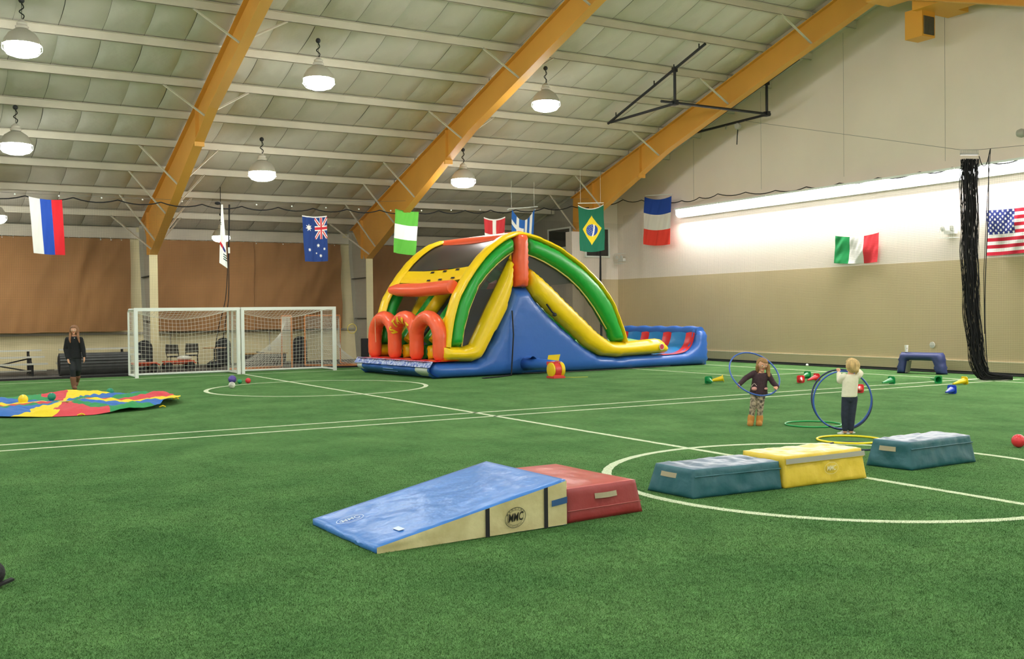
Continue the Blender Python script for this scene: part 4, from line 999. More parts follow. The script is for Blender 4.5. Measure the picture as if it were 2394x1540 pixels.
# ------------------------------------------------------------------ soccer goals
NETW = mat('net_white', 'DAD9CC', .7)
def goal(x0, x1, label, seed):
    y0, y1 = 32.38, 33.62; H = 2.13; t = thing('soccer_goal', label, 'goal', ((x0+x1)/2, y0, 0), group='portable soccer goals')
    for x in (x0+.05, x1-.05): build('post', MB().box((x-.05, y0-.05, .002), (x+.05, y0+.05, H-.1)), WPAINT, t)
    build('crossbar', MB().box((x0, y0-.05, H-.1), (x1, y0+.05, H)), WPAINT, t)
    mb = MB()
    build('ground_bar', MB().tube([(x0+.05, y1, .04), (x1-.05, y1, .04)], .035, 8), WPAINT, t)
    for x in (x0+.05, x1-.05):
        build('side_bar', MB().tube([(x, y0+.05, .04), (x, y1, .04)], .032, 8), WPAINT, t)
        build('rear_post', MB().tube([(x, y1, .04), (x, y1-.02, H-.12), (x, y1-.15, H-.04), (x, y0+.05, H-.05)], .032, 8), WPAINT, t)
    mb = MB(); rg = random.Random(seed); r = .0045
    def P(u, v):  # back sheet, v from top bar to ground, loose sag
        x = x0+.06+(x1-x0-.12)*u; s = math.sin(PI*u)
        if v < .3: q = v/.3; y = y0+.05+(y1-y0-.1)*q; z = H-.07-.28*math.sin(PI*q*.5)*s-.03*q
        else: q = (v-.3)/.7; y = y1-.05+.0*q-.1*s*math.sin(PI*q); z = (H-.10-.28*s)*(1-q)+.05
        return Vector((x+.02*noise.noise(Vector((u*5, v*5, seed))), y, z+.02*noise.noise(Vector((u*4, v*4, seed+3)))))
    NU, NV = 26, 22
    for i in range(NU+1): mb.tube([P(i/NU, j/NV) for j in range(NV+1)], r, 3, cap=False)
    for j in range(1, NV): mb.tube([P(i/NU, j/NV) for i in range(NU+1)], r, 3, cap=False)
    for x in (x0+.05, x1-.05):
        for i in range(9):
            yy = y0+.1+(y1-y0-.15)*i/8; mb.tube([(x, yy, .05), (x, yy, H-.07)], r, 3, cap=False)
        for j in range(14): z = .1+(H-.2)*j/13; mb.tube([(x, y0+.05, z), (x, (y0+y1)/2, z-.03), (x, y1, z)], r, 3, cap=False)
    props(build('goal_net', mb, NETW, t, fix=False), kind='stuff')
    return t
goal(5.66, 8.86, 'left white soccer goal with a loose net, beside the woman', 3)
goal(8.9, 12.08, 'right white soccer goal, its post touching the left one', 8)
# ------------------------------------------------------------------ small orange lacrosse goals
OR = mat('goal_orange', 'D98A4E', .5)
def lax(label, M, seed):
    t = thing('lacrosse_goal', label, 'goal', M@Vector((0, 0, 0)), group='small orange-framed goals'); f = lambda x, y, z: M@Vector((x, y, z))
    W2 = .91
    for s in (-1, 1): build('post', MB().tube([f(s*W2, 0, .03), f(s*W2, 0, 1.78)], .028, 8), OR, t)
    build('crossbar', MB().tube([f(-W2, 0, 1.78), f(-W2+.05, 0, 1.83), f(W2-.05, 0, 1.83), f(W2, 0, 1.78)], .028, 8), OR, t)
    build('base_bar', MB().tube([f(-W2, 0, .03), f(-.08, 2.0, .03), f(.08, 2.0, .03), f(W2, 0, .03)], .026, 8), OR, t)
    mb = MB(); r = .004
    def P(u, v):   # u across 0..1, v top->ground
        a = -W2+2*W2*u; s = 1-abs(2*u-1)
        y = 2.0*s*v**2.1+.04*v; return f(a*(1-.0*v), y, 1.82*(1-v)+.03)
    for i in range(35): mb.tube([P(i/34, j/26) for j in range(27)], r, 3, cap=False)
    for j in range(27): mb.tube([P(i/34, j/26) for i in range(35)], r, 3, cap=False)
    props(build('goal_net', mb, NETW, t, fix=False), kind='stuff')
    build('lacing', MB().tube([f(-W2+.04, -.02, 1.7), f(-W2+.07, -.02, 1.0), f(-W2+.02, -.02, .1)], .015, 5), NETW, t)
    return t
M1 = Matrix.Translation((11.2, 34.9, 0))@Matrix.Rotation(math.radians(83), 4, 'Z')
lax('orange-framed small goal seen from the side, behind the right soccer goal', M1, 1)
M2 = Matrix.Translation((13.0, 36.2, 0))@Matrix.Rotation(math.radians(205), 4, 'Z')
lax('orange-framed small goal facing away, next to the inflatable', M2, 2)
p = at(823, 768, 1, YNET-.01)
solo('target_ring', MB().tube([p+Vector((.165*math.cos(a*PI/16), 0, .165*math.sin(a*PI/16))) for a in range(32)], .011, 6, True), mat('ring_yellow', 'E4C84A', .5), 'yellow target ring hung on the net left of the orange arches', 'ring', p, smooth=True)
# ------------------------------------------------------------------ bleachers, rolled mat, carts, chairs along the far wall
ALU = mat('aluminium', 'CFCDC4', .35, metal=.4); 
def bleacher(x0, x1, fxs, label):
    t = thing('bleacher', label, 'bleacher', ((x0+x1)/2, 36, 0), group='aluminium bleachers by the far wall')
    for k, (y, z) in enumerate(((35.9, .41), (36.6, .61), (37.3, .81))):
        d = .12*k
        build('seat_plank', MB().box((x0+d, y-.12, z-.05), (x1-d*.2, y+.12, z)), ALU, t)
        if k < 2: build('foot_plank', MB().box((x0+d, y+.25, z-.27), (x1-d*.2, y+.5, z-.24)), ALU, t)
    for x in fxs:
        mb = MB().tube([(x, 35.8, .02), (x, 37.6, .02)], .035, 6).tube([(x, 35.9, .02), (x, 35.9, .38)], .04, 6).tube([(x, 36.6, .02), (x, 36.6, .58)], .045, 6).tube([(x, 37.3, .02), (x, 37.3, .78)], .045, 6).tube([(x, 35.9, .3), (x, 37.3, .7)], .03, 6)
        build('support_frame', mb, BLACK, t)
    mb = MB()
    for a, b_ in zip(fxs[:-1], fxs[1:]): mb.tube([(a, 36.6, .55), (b_, 36.6, .12)], .025, 6).tube([(a, 36.6, .12), (b_, 36.6, .55)], .025, 6)
    build('cross_brace', mb, BLACK, t)
bleacher(-.7, 3.6, (-.5, 1.2, 3.15), 'aluminium bleacher at the left edge with black braces')
bleacher(3.85, 6.6, (4.4, 6.1), 'aluminium bleacher behind the rolled grey mat')
RM = mat('rolled_mat', '4B4C4C', .75, var=.15, vscale=4)
t = thing('rolled_mat', 'large ribbed dark grey roll of matting lying in front of the bleachers', 'rolled mat', (4.9, 35.2, 0))
mb = MB(); r = .36; n = 22
for k in range(n):
    a0, a1 = 2*PI*k/n, 2*PI*(k+.86)/n; prof = []
    for a, rr in ((a0, r-.03), (a0+.02, r), (a1-.02, r), (a1, r-.03)): prof.append((rr*math.cos(a), rr*math.sin(a)+r+.01))
    prof.append((0, r+.01)); V = [(3.86+.0, 35.2+y, z) for y, z in prof]+[(5.98, 35.2+y*.97, z*.99) for y, z in prof]
    mb.add(V, [(0, 1, 6, 5), (1, 2, 7, 6), (2, 3, 8, 7), (4, 3, 2, 1, 0), (5, 6, 7, 8, 9), (3, 4, 9, 8), (4, 0, 5, 9)])
build('roll', mb, RM, t)
build('core_spiral', MB().tube([(3.85, 35.2+(.05+.28*k/60)*math.cos(k*.5), .37+(.05+.28*k/60)*math.sin(k*.5)) for k in range(60)], .008, 4), BLACK, t)
build('mat_tail', MB().grid(lambda a, b: (3.9+2.0*a, 34.95-.3*b, .03+.0*b), 4, 2).box((3.9, 34.66, .004), (5.9, 35.2, .028)), RM, t)
CO = mat('cart_orange', 'D8532F', .45); WH = mat('wheel_rubber', '2A2826', .8)
def cart(x, y, rz, label, load=False):
    M = Matrix.Translation((x, y, 0))@Matrix.Rotation(rz, 4, 'Z'); t = thing('flat_cart', label, 'cart', (x, y, 0), group='orange flat carts')
    f = lambda a, b, c: M@Vector((a, b, c))
    mb = MB(); mb.hexa([f(-.5, -.2, .3), f(.5, -.2, .3), f(.5, .2, .3), f(-.5, .2, .3)], [f(-.5, -.2, .34), f(.5, -.2, .34), f(.5, .2, .34), f(-.5, .2, .34)])
    build('deck', mb, CO, t)
    build('frame', MB().beam(f(-.5, 0, .26), f(.5, 0, .26), .06, .08).beam(f(.5, 0, .3), f(.62, 0, .24), .05, .04), CO, t)
    for a in (-.38, .38):
        for b_ in (-.18, .18):
            build('wheel', MB().lathe([(.03, -.025), (.13, -.03), (.15, 0), (.13, .03), (.03, .025)], 16, f(a, b_, .153), ax=M.to_3x3()@Vector((0, 1, 0))), WH, t, 40)
    if load: build('sack', MB().ball(f(.2, 0, .42), .2, 14, (1.3, .9, .45)), mat('sack_white', 'C8C6B8', .8), t, True)
    return t
cart(6.4, 35.5, .1, 'orange flat cart behind the left goal post'); cart(7.72, 36.0, .12, 'orange flat cart carrying a white sack', True)
CM = mat('chair_mesh', '4A463E', .7)
def chair(x, y, rz, label):
    M = Matrix.Translation((x, y, 0))@Matrix.Rotation(rz, 4, 'Z'); t = thing('stacking_chair', label, 'chair', (x, y, 0), group='dark chairs behind the left goal')
    f = lambda a, b, c: M@Vector((a, b, c)); hx = lambda lo, hi: MB().hexa([f(*p) for p in lo], [f(*p) for p in hi])
    build('seat', hx([(-.22, -.22, .43), (.22, -.22, .43), (.2, .2, .42), (-.2, .2, .42)], [(-.22, -.22, .46), (.22, -.22, .46), (.2, .2, .45), (-.2, .2, .45)]), BLACK, t)
    build('backrest', hx([(-.21, .21, .55), (.21, .21, .55), (.21, .24, .55), (-.21, .24, .55)], [(-.2, .29, .86), (.2, .29, .86), (.2, .31, .86), (-.2, .31, .86)]), CM, t)
    build('back_frame', MB().tube([f(-.2, .2, .44), f(-.22, .25, .6), f(-.21, .3, .87), f(.21, .3, .87), f(.22, .25, .6), f(.2, .2, .44)], .014, 6), BLACK, t)
    for a in (-.2, .2):
        for b_, c in ((-.2, -.23), (.18, .24)): build('leg', MB().tube([f(a, b_, .43), f(a*1.08, c, .005)], .011, 6), BLACK, t)
    build('stretcher', MB().tube([f(-.2, -.21, .25), f(-.2, .2, .25)], .009, 5).tube([f(.2, -.21, .25), f(.2, .2, .25)], .009, 5), BLACK, t)
    return t
chair(7.85, 37.2, math.radians(150), 'dark mesh-back chair nearest the left column'); chair(8.6, 37.9, math.radians(170), 'dark chair behind the small round table')
t = thing('cafe_table', 'small round table on a single black leg behind the left goal', 'table', (9.2, 37.0, 0))
build('tabletop', MB().lathe([(0, .7), (.4, .7), (.41, .715), (.4, .73), (0, .73)], 24, (9.2, 37, 0)), mat('table_wood', 'A8845C', .5), t)
build('leg', MB().tube([(9.2, 37, .03), (9.2, 37, .7)], .035, 8), BLACK, t); build('base', MB().lathe([(0, .004), (.28, .004), (.26, .03), (.05, .05), (0, .05)], 20, (9.2, 37, 0)), BLACK, t)
t = thing('equipment_bag', 'black duffel bag on the floor strip behind the left goal', 'bag', (9.05, 36.1, 0))
build('bag_body', MB().ball((9.0, 36.2, .14), .3, 16, (1.0, .6, .45)), BLACK, t, True); build('handle', MB().tube([(8.8, 36.1, .26), (9.0, 36.1, .36), (9.2, 36.1, .26)], .012, 5), BLACK, t)
def archpad(px, label, yy=38.3):
    a = at(px, 800, 1, yy); x = a.x; w = .27; t = thing('padded_board', label, 'padded board', (x, yy, 0), group='black round-topped boards')
    poly = [(x-w, .01), (x+w, .01)]+[(x+w*math.cos(PI*k/12), .78+w*math.sin(PI*k/12)) for k in range(13)]
    build('board', MB().prism(poly, lambda u, v, w_: (u, w_, v), yy-.05, yy+.03), mat('board_black', '1E1F22', .6), t)
    mb = MB()
    for k in range(9): mb.box((x-w*.85, yy-.065, .08+.1*k), (x+w*.85, yy-.05, .12+.1*k))
    build('rib', mb, mat('board_rib', '303134', .6), t)
archpad(337, 'black round-topped ribbed board left of the chairs', 36.9); archpad(522, 'black round-topped ribbed board by the hanging ropes'); archpad(701, 'black round-topped ribbed board between the two orange-framed goals')
t = thing('low_bench_box', 'low dark box with a tan top behind the right soccer goal', 'box', (11.1, 37.8, 0))
build('box_body', MB().box((10.35, 37.5, .004), (12.0, 38.0, .42)), mat('box_brown', '4A443C', .7), t); build('box_top', MB().box((10.3, 37.45, .42), (12.05, 38.05, .46)), mat('box_tan', 'B08F5A', .6), t)
build('tool', MB().tube([(10.9, 37.6, .5), (11.2, 37.6, .47)], .025, 6), BLACK, t)
a = at(848, 820, 1, 36)
solo('dark_panel', MB().box((a.x-.05, 35.98, .004), (a.x+.25, 36.05, .95)), BLACK, 'dark upright panel between the middle column and the orange arches', 'panel', (a.x, 36, 0))
# ------------------------------------------------------------------ play parachute
CP = [mat('chute_'+n, c, .75, bump=.5, bscale=14) for n, c in (('blue', '2F6CBE'), ('yellow', 'F0D420'), ('red', 'D5404C'), ('green', '239050'))]
PC = Vector((2.62, 23.35, 0)); PR = 2.7; t = thing('play_parachute', 'crumpled round play parachute in blue, yellow, red and green panels on the turf', 'parachute', PC)
SCX = .86
def chute_h(x, y):
    d = math.hypot(x, y)/PR
    h = .05+.08*noise.noise(Vector((x*1.1, y*1.1, 5)))+.08*abs(noise.noise(Vector((x*2.6, y*1.8, 2))))+.07*max(0, noise.noise(Vector((x*.9+7, y*.9, 9))))+.035*noise.noise(Vector((x*7, y*5, 1)))
    if y > 0: h += .02*math.exp(-((d-.85)/.2)**2)
    if y < 0: h += .03*math.exp(-((d-.8)/.2)**2)
    e = max(0, (d-.9)/.1); return max(.012, h*(1-e)+.012)
A0 = math.radians(-146)
for k in range(16):
    mb = MB(); a0 = A0+2*PI*k/16; a1 = A0+2*PI*(k+1)/16
    def fn(u, v, a0=a0, a1=a1):
        r = .08+(PR-.08)*v; edge = .22*noise.noise(Vector((math.cos(a0)*2, math.sin(a0)*2, v*3)))*v; e2 = .22*noise.noise(Vector((math.cos(a1)*2, math.sin(a1)*2, v*3)))*v
        a = (a0+edge)*(1-u)+(a1+e2)*u; rr = r*(1+.06*noise.noise(Vector((math.cos(a)*2.5, math.sin(a)*2.5, 3)))*v)
        x, y = rr*math.cos(a)*SCX, rr*math.sin(a); return (PC.x+x, PC.y+y, chute_h(x, y))
    mb.grid(fn, 10, 44); build('fabric_panel', mb, CP[k % 4], t, True, fix=False)
build('centre_mesh', MB().lathe([(0, .11), (.1, .1), (.12, .09)], 16, PC), mat('chute_centre', 'D9C060', .7), t)
for k in range(8):
    a = A0+2*PI*(k*2+.5)/16; x, y = PR*1.0*math.cos(a)*SCX, PR*1.0*math.sin(a)
    build('hand_loop', MB().tube([(PC.x+x-.06, PC.y+y, .02), (PC.x+x, PC.y+y*1.02, .05), (PC.x+x+.06, PC.y+y, .02)], .015, 5), CP[1], t)
# ------------------------------------------------------------------ balls
def ball(px, py, r, m, label, z0=0, group=None):
    p = at(px, py, 2, z0+r); o = solo('ball', MB().ball(p, r, 24), m, label, 'ball', (p.x, p.y, p.z-r), group, True); return p
RB = dict(rough=.3, spec=.5)
ball(543, 886.5, .112, mat('ball_purple', '5B4AA0', **RB), 'purple ball, largest of the cluster in front of the goals')
ball(560.5, 891.5, .064, mat('ball_green', '1C8E5E', **RB), 'small green ball beside the purple ball')
ball(580, 889.5, .075, mat('ball_red', 'D8353F', **RB), 'red ball right of the small green ball, in front of the goals')
pw = ball(542, 900, .085, mat('ball_white', 'E8E8DA', .4, var=.5, vscale=9), 'white soccer ball on the curve of the far circle')
ball(121, 927, .085, mat('ball_teal', '1A8A70', **RB), 'teal ball resting at the left on the far rim of the parachute', .09)
ball(257.5, 915, .085, mat('ball_teal', '1A8A70', **RB), 'teal ball behind the parachute, right of the woman', .02)
ball(54, 933, .10, mat('ball_yellow', 'EFD832', **RB), 'yellow ball on the left part of the parachute', .05)
ball(2381, 1030, .087, mat('ball_red', 'D8353F', **RB), 'red ball on the turf at the right edge')
ball(1887, 853, .045, mat('ball_white_plain', 'EDEDE8', .4), 'tiny white ball by the foot of the end wall')
# ------------------------------------------------------------------ cones
def cone(b_, tip, m, label, L=.39, s=.095, h=.095):
    """b_: pixel of the base centre; tip: pixel of the tip, on the turf"""
    B = at(*b_, 2, h); T = at(*tip, 2, .018) if not isinstance(tip, Vector) else tip
    ax = T-B; ax = ax.normalized()*L; T = B+ax; T.z = max(T.z, .018); ax = (T-B).normalized()
    t = thing('traffic_cone', label, 'cone', (B.x, B.y, 0), group='fallen training cones')
    sd_ = ax.cross(Vector((0, 0, 1))).normalized(); up_ = sd_.cross(ax)
    lo = []; hi = []
    for a, c in ((-1, -1), (1, -1), (1, 1), (-1, 1)):
        q = B+sd_*a*s+up_*c*s; lo.append(q); hi.append(q+ax*.012)
    dz = min(p.z for p in lo+hi); sh = Vector((0, 0, max(0, .002-dz)))
    mb = MB(); k = 20; I = [B+sh+(sd_*math.cos(2*PI*i/k)+up_*math.sin(2*PI*i/k))*s*.78 for i in range(k)]
    # square flange with a round opening
    sq = [B+sh+(sd_*math.cos(2*PI*i/k)+up_*math.sin(2*PI*i/k))*s/max(abs(math.cos(2*PI*i/k)), abs(math.sin(2*PI*i/k))) for i in range(k)]
    e = ax*.012
    mb.add(sq+I+[p+e for p in sq]+[p+e for p in I], [(i, (i+1) % k, k+(i+1) % k, k+i) for i in range(k)]+[(2*k+i, 2*k+(i+1) % k, 3*k+(i+1) % k, 3*k+i) for i in range(k)]+[(i, (i+1) % k, 2*k+(i+1) % k, 2*k+i) for i in range(k)])
    build('base_flange', mb, m, t)
    mb = MB(); mb.lathe([(s*.78, .0), (s*.5, L*.45), (.018, L), (.012, L)], 20, B+sh, ax=ax)
    mb.f = [f for f in mb.f if len(f) == 4]; build('cone_body', mb, m, t, 60, fix=False)
CG, CY_, CR_, CB = mat('cone_green', '128A48', .35), mat('cone_yellow', 'F0CE18', .35), mat('cone_red', 'E02A34', .35), mat('cone_blue', '1F48C8', .35)
cone((1656, 888), (1680, 901), CG, 'green cone at the left of the cones, lying beside a yellow one')
cone((1691, 884), (1668, 891), CY_, 'yellow cone lying behind the leftmost green cone')
cone((1888, 876), (1858, 888), CG, 'small green cone behind the two red cones')
cone((1872, 886), (1883, 902), CR_, 'red cone pointing toward the camera, left of the child with two hoops')
cone((1910, 881), (1884, 890), CR_, 'red cone with its open base turned right, beside the other red cone')
cone((2085, 888.5), (2048, 899), CG, 'green cone lying in front of the blue bench')
cone((2194, 887.5), at(2194, 887.5, 2, .1)+Vector((.2, .33, 0)), CG, 'green cone showing its open base, between the bench and the net bundle')
cone((2256, 889), (2226, 898), CY_, 'yellow cone left of the foot of the net bundle')
cone((2226, 910), (2197, 924), CB, 'blue cone, nearest of the cones')
B = at(2009, 914, 2, .1); cone((2009, 908), B+Vector((.25, .2, 0)), CR_, 'red cone half hidden behind the child with two hoops')
# ------------------------------------------------------------------ bench and cup
BN = mat('bench_navy', '343F74', .5, bump=.2, bscale=8); t = thing('play_bench', 'navy blue foam bench with splayed legs in front of the end wall', 'bench', (24.5, 19.1, 0))
c0 = at(2090, 872); c1 = at(2209, 876); ex = (c1-c0); Lb = ex.length; ex.normalize(); ey = Vector((-ex.y, ex.x, 0))
if ey.dot(CF) < 0: ey = -ey
def bb(a, b_, c): return c0+ex*a+ey*b_+Vector((0, 0, c))
HB = .6; poly = [(0, 0), (.3, 0), (.36, .37), (Lb-.40, .37), (Lb-.32, 0), (Lb, 0), (Lb-.07, .52), (Lb-.12, HB), (.14, HB), (.08, .52)]
o = weld(build('bench_body', pillow(MB(), poly, .4, .06, lambda u, z, v: bb(u, v, max(z, .002)), .08, .2), BN, t, True))
build('leg_inner', MB().add([bb(.305, .03, .02), bb(.305, .37, .02), bb(.362, .37, .355), bb(.362, .03, .355)], [(0, 1, 2, 3)]), mat('bench_inner', '9A9A90', .6), t)
p = at(2115, 826, 0, c0.x+.12); cp = bb(.28, .2, HB)
t = thing('paper_cup', 'white paper cup standing on the navy bench', 'cup', cp)
build('cup_body', MB().lathe([(0, .002), (.038, .002), (.052, .2), (.049, .2), (.036, .01), (0, .01)], 16, cp), mat('cup_white', 'EFEDE8', .5), t, 40)
build('print', MB().ball(cp+Vector((-.022, -.036, .11)), .022, 8, (.6, .6, 1)), mat('cup_print', 'B9A9A4', .6), t)
# ------------------------------------------------------------------ hoops
def hoop(c, r, u, v, m, label, th=.012, base=None):
    c = Vector(c); u = Vector(u).normalized(); v = Vector(v).normalized()
    o = solo('hoop', MB().tube([c+(u*math.cos(2*PI*k/72)+v*math.sin(2*PI*k/72))*r for k in range(72)], th, 8, True), m, label, 'hoop', base or c, smooth=True); return o
X_, Y_, Z_ = Vector((1, 0, 0)), Vector((0, 1, 0)), Vector((0, 0, 1))
HB_, HN, HG, HY = mat('hoop_blue', '3D62B8', .35), mat('hoop_navy', '1B2350', .35), mat('hoop_green', '25A457', .35), mat('hoop_yellow', 'EFDB1E', .35)
a = at(1836, 993); b2 = at(1966, 993); c = (a+b2)/2; hoop((c.x, c.y, .014), (b2-a).length/2, X_, Y_, HG, 'green hoop lying flat between the two children', .013)
a = at(1910, 1028); c = at(1985, 1029.5); hoop((c.x, c.y, .016), (c-a).length, X_, Y_, HY, 'yellow hoop lying flat behind the yellow foam block', .015)
c = at(2003, 1044); hoop((c.x, c.y, .012), .40, X_, Y_, HN, 'dark hoop lying flat, mostly hidden behind the yellow foam block', .01)
# ------------------------------------------------------------------ people
SKIN = mat('skin', 'D9A184', .55); 
class Fig:
    def __init__(s, px, py, name, label, vox=.009):
        s.foot = at(px, py); s.d = dep(s.foot); s.t = thing('person', label, 'person', s.foot); s.vox = vox
        s.R = Vector((CR.x, CR.y, 0)).normalized(); s.F = Vector((CF.x, CF.y, 0)).normalized()
    def P(s, x, y, off=0): return atd(x, y, s.d+off)
    def remesh(s, name, mb, m, parent=None, vox=None, sm=4):
        o = build(name, mb, m, parent or s.t)
        return bake(o, [('REMESH', dict(mode='VOXEL', voxel_size=vox or s.vox)), ('SMOOTH', dict(iterations=sm, factor=.5))])
def limb(mb, pts, rs, n=12):
    pts = [Vector(p) for p in pts]; P = []; Rr = []
    for i in range(len(pts)-1):
        for j in range(5): P.append(pts[i].lerp(pts[i+1], j/5)); Rr.append(rs[i]+(rs[i+1]-rs[i])*j/5)
    P.append(pts[-1]); Rr.append(rs[-1]); mb.tube(P, Rr, n)
    for p, r in zip(pts, rs): mb.ball(p, r*.99, 12)
    return mb
def trunk(mb, secs, R, F, n=18):
    """secs: (centre, half width, half depth)"""
    V = []
    for c, a, b_ in secs:
        for j in range(n): q = 2*PI*j/n; V.append(Vector(c)+R*a*math.cos(q)+F*b_*math.sin(q))
    m = len(secs); Fc = [(i*n+j, i*n+(j+1) % n, (i+1)*n+(j+1) % n, (i+1)*n+j) for i in range(m-1) for j in range(n)]
    Fc += [tuple(range(n-1, -1, -1)), tuple(range((m-1)*n, m*n))]; mb.add(V, Fc); return mb
def hand(mb, wrist, dirn, palm_n, k, curl=.6, side=1):
    """palm and five fingers; k hand length"""
    d = Vector(dirn).normalized(); pn = Vector(palm_n); pn = (pn-d*pn.dot(d)).normalized(); s = d.cross(pn)*side
    w_ = Vector(wrist)
    for a in (-.17, 0, .17): limb(mb, [w_+s*a*k*.6, w_+d*k*.48+s*a*k], [.10*k, .11*k], 8)
    for i, (a, L) in enumerate(((-.24, .38), (-.08, .46), (.08, .43), (.23, .34))):
        p0 = w_+d*k*.5+s*a*k; d1 = (d*math.cos(curl*.5)+pn*math.sin(curl*.5)); d2 = (d*math.cos(curl*1.6)+pn*math.sin(curl*1.6)); d3 = (d*math.cos(curl*2.6)+pn*math.sin(curl*2.6))
        p1 = p0+d1*L*k*.42; p2 = p1+d2*L*k*.33; p3 = p2+d3*L*k*.25; limb(mb, [p0, p1, p2, p3], [.065*k, .062*k, .056*k, .045*k], 7)
    q = w_+d*k*.12-s*.2*k; limb(mb, [q, q+(d*.6-s*.55+pn*.2)*k*.28, q+(d*.9-s*.4+pn*.5)*k*.45], [.085*k, .07*k, .055*k], 7)
def head(mb, c, k, face, up=Vector((0, 0, 1))):
    """k: head height; face: facing direction"""
    f = Vector(face).normalized(); up = (up-f*up.dot(f)).normalized(); s = f.cross(up); h = k/2
    V = []; n = 24; m = 16
    for i in range(m+1):
        a = PI*i/m; z = -math.cos(a)
        wd = math.sin(a)*(1 if z > -.1 else 1-.28*min(1, (-.1-z)/.9)); 
        for j in range(n):
            q = 2*PI*j/n; fx_ = math.cos(q); sx = math.sin(q)
            fr = h*.82*(wd if fx_ < 0 else wd*.93); V.append(c+s*sx*wd*h*.70+f*fx_*fr*(1 if fx_ < 0 else 1)+up*z*h)
    mb.add(V, [(i*n+j, i*n+(j+1) % n, (i+1)*n+(j+1) % n, (i+1)*n+j) for i in range(m) for j in range(n)])
    mb.ball(c+f*h*.78-up*h*.12, h*.13, 8, (1, 1, 1)); limb(mb, [c+f*h*.72+up*h*.1, c+f*h*.83-up*h*.1], [h*.07, h*.1], 8)
    mb.ball(c+f*h*.55-up*h*.72, h*.24, 10)
    for q in (-1, 1): mb.ball(c+s*q*h*.70-up*h*.08, h*.16, 8, (.6, .6, 1.2))
    return f, up, s
def face_parts(fg, c, k, face, up=Vector((0, 0, 1)), iris='4A3526', lip='B5605A'):
    f = Vector(face).normalized(); up = (up-f*up.dot(f)).normalized(); s = f.cross(up); h = k/2
    for q in (-1, 1):
        e = c+f*h*.70+s*q*h*.27+up*h*.05
        ey = build('eye', MB().ball(e, h*.105, 10), mat('eye_white', 'EDE9E4', .3), fg.t, True)
        build('pupil', MB().ball(e+f*h*.065, h*.062, 8), mat('iris', iris, .3), ey, True)
        build('eyebrow', MB().tube([e+up*h*.17-s*q*h*.1+f*h*.05, e+up*h*.21+f*h*.07, e+up*h*.16+s*q*h*.12+f*h*.0], h*.025, 5), mat('brow', '6A4A30', .8), fg.t)
    build('mouth', MB().tube([c+f*h*.70-up*h*.43-s*h*.19, c+f*h*.77-up*h*.46, c+f*h*.70-up*h*.43+s*h*.19], h*.045, 6), mat('lips', lip, .5), fg.t, True)
def hair_cap(mb, c, k, f, up, s, front=.55, thick=.09):
    h = k/2; V = []; n = 28; m = 16
    for i in range(m+1):
        a = PI*i/m; z = -math.cos(a); wd = math.sin(a)
        for j in range(n):
            q = 2*PI*j/n; fx_ = math.cos(q); lim = -.75 if fx_ < .15 else front
            zz = max(z, lim); r = (1+thick) if z >= lim else .8
            V.append(c+s*math.sin(q)*wd*h*.74*r+f*fx_*wd*h*(.84)*r+up*zz*h*1.06)
    mb.add(V, [(i*n+j, i*n+(j+1) % n, (i+1)*n+(j+1) % n, (i+1)*n+j) for i in range(m) for j in range(n)]); return mb
# --- child in the plum sweater, facing the camera, holding a blue hoop
K = Fig(1764, 994, 'a', 'child in a plum sweater, patterned leggings and tan boots holding a blue hoop', .009)
P = K.P; R_, F_ = K.R, K.F; hc = P(1783, 852.5, -.02); fd = (-F_*1.0-Z_*.35+R_*.05)
b = MB(); f, up, s = head(b, hc, .215, fd, Z_+R_*.22)
limb(b, [P(1781, 866), P(1779, 873)], [.042, .045])
trunk(b, [(P(1778, 872), .09, .06), (P(1776, 885), .1, .07), (P(1774, 905), .1, .07), (P(1773, 922), .1, .075)], R_, F_)
AL = [P(1763, 872), P(1743, 884, -.03), P(1729, 898, -.14)]; AR = [P(1796, 875), P(1807, 894, -.03), P(1817, 904, -.13)]
limb(b, AL+[P(1727.5, 901, -.16)], [.038, .032, .024, .022]); limb(b, AR+[P(1815, 906.5, -.16)], [.038, .032, .024, .022])
hand(b, P(1728.5, 898, -.15), P(1724, 905, -.19)-P(1729, 898, -.15), -F_+R_*.6, .105, .9, 1); hand(b, P(1817, 904.5, -.15), P(1811, 911, -.19)-P(1817, 904.5, -.15), -F_-R_*.6, .105, .9, -1)
for hx, kx, ax_ in ((1765, 1761, 1756.5), (1780, 1777, 1776.5)): limb(b, [P(hx, 922), P(kx, 948, -.02), P(ax_, 974), P(ax_-1, 989, -.02)], [.06, .045, .032, .03])
K.remesh('body', b, SKIN)
b = MB(); trunk(b, [(P(1780, 871), .055, .05), (P(1779, 874), .115, .075), (P(1777, 883), .125, .09), (P(1775, 898), .125, .095), (P(1773.5, 912), .14, .105), (P(1773.5, 921), .150, .11)], R_, F_)
limb(b, AL, [.05, .045, .036]); limb(b, AR, [.05, .045, .036])
sw = K.remesh('sweater', b, mat('sweater_plum', '3E2A32', .9, var=.2, vscale=30))
pk = mat('applique_pink', 'D79A94', .7)
for x, y, r_ in ((1763.5, 908.5, .058), (1791, 908.5, .036)):
    build('applique', MB().ball(P(x, y, -.095), r_, 14, (1, .45, .55)), pk, sw, True)
mb = MB()
for x, y in ((1758, 901), (1760, 898.5), (1763, 896.5), (1766, 898), (1768, 901), (1757, 904)): mb.ball(P(x, y, -.100), .008, 6)
build('applique_dots', mb, mat('dots_pale', 'D9C6B8', .7), sw)
b = MB()
for hx, kx, ax_ in ((1765, 1761, 1757), (1780.5, 1777.5, 1776)): limb(b, [P(hx, 920), P(kx, 948, -.02), P(ax_, 973)], [.068, .056, .045])
b.ball(P(1773, 921), .075, 12, (1.35, 1, .8)); K.remesh('leggings', b, mat('leggings_pattern', 'C2AD98', .85, var=1, vscale=26, col2='3C3A34', detail=3))
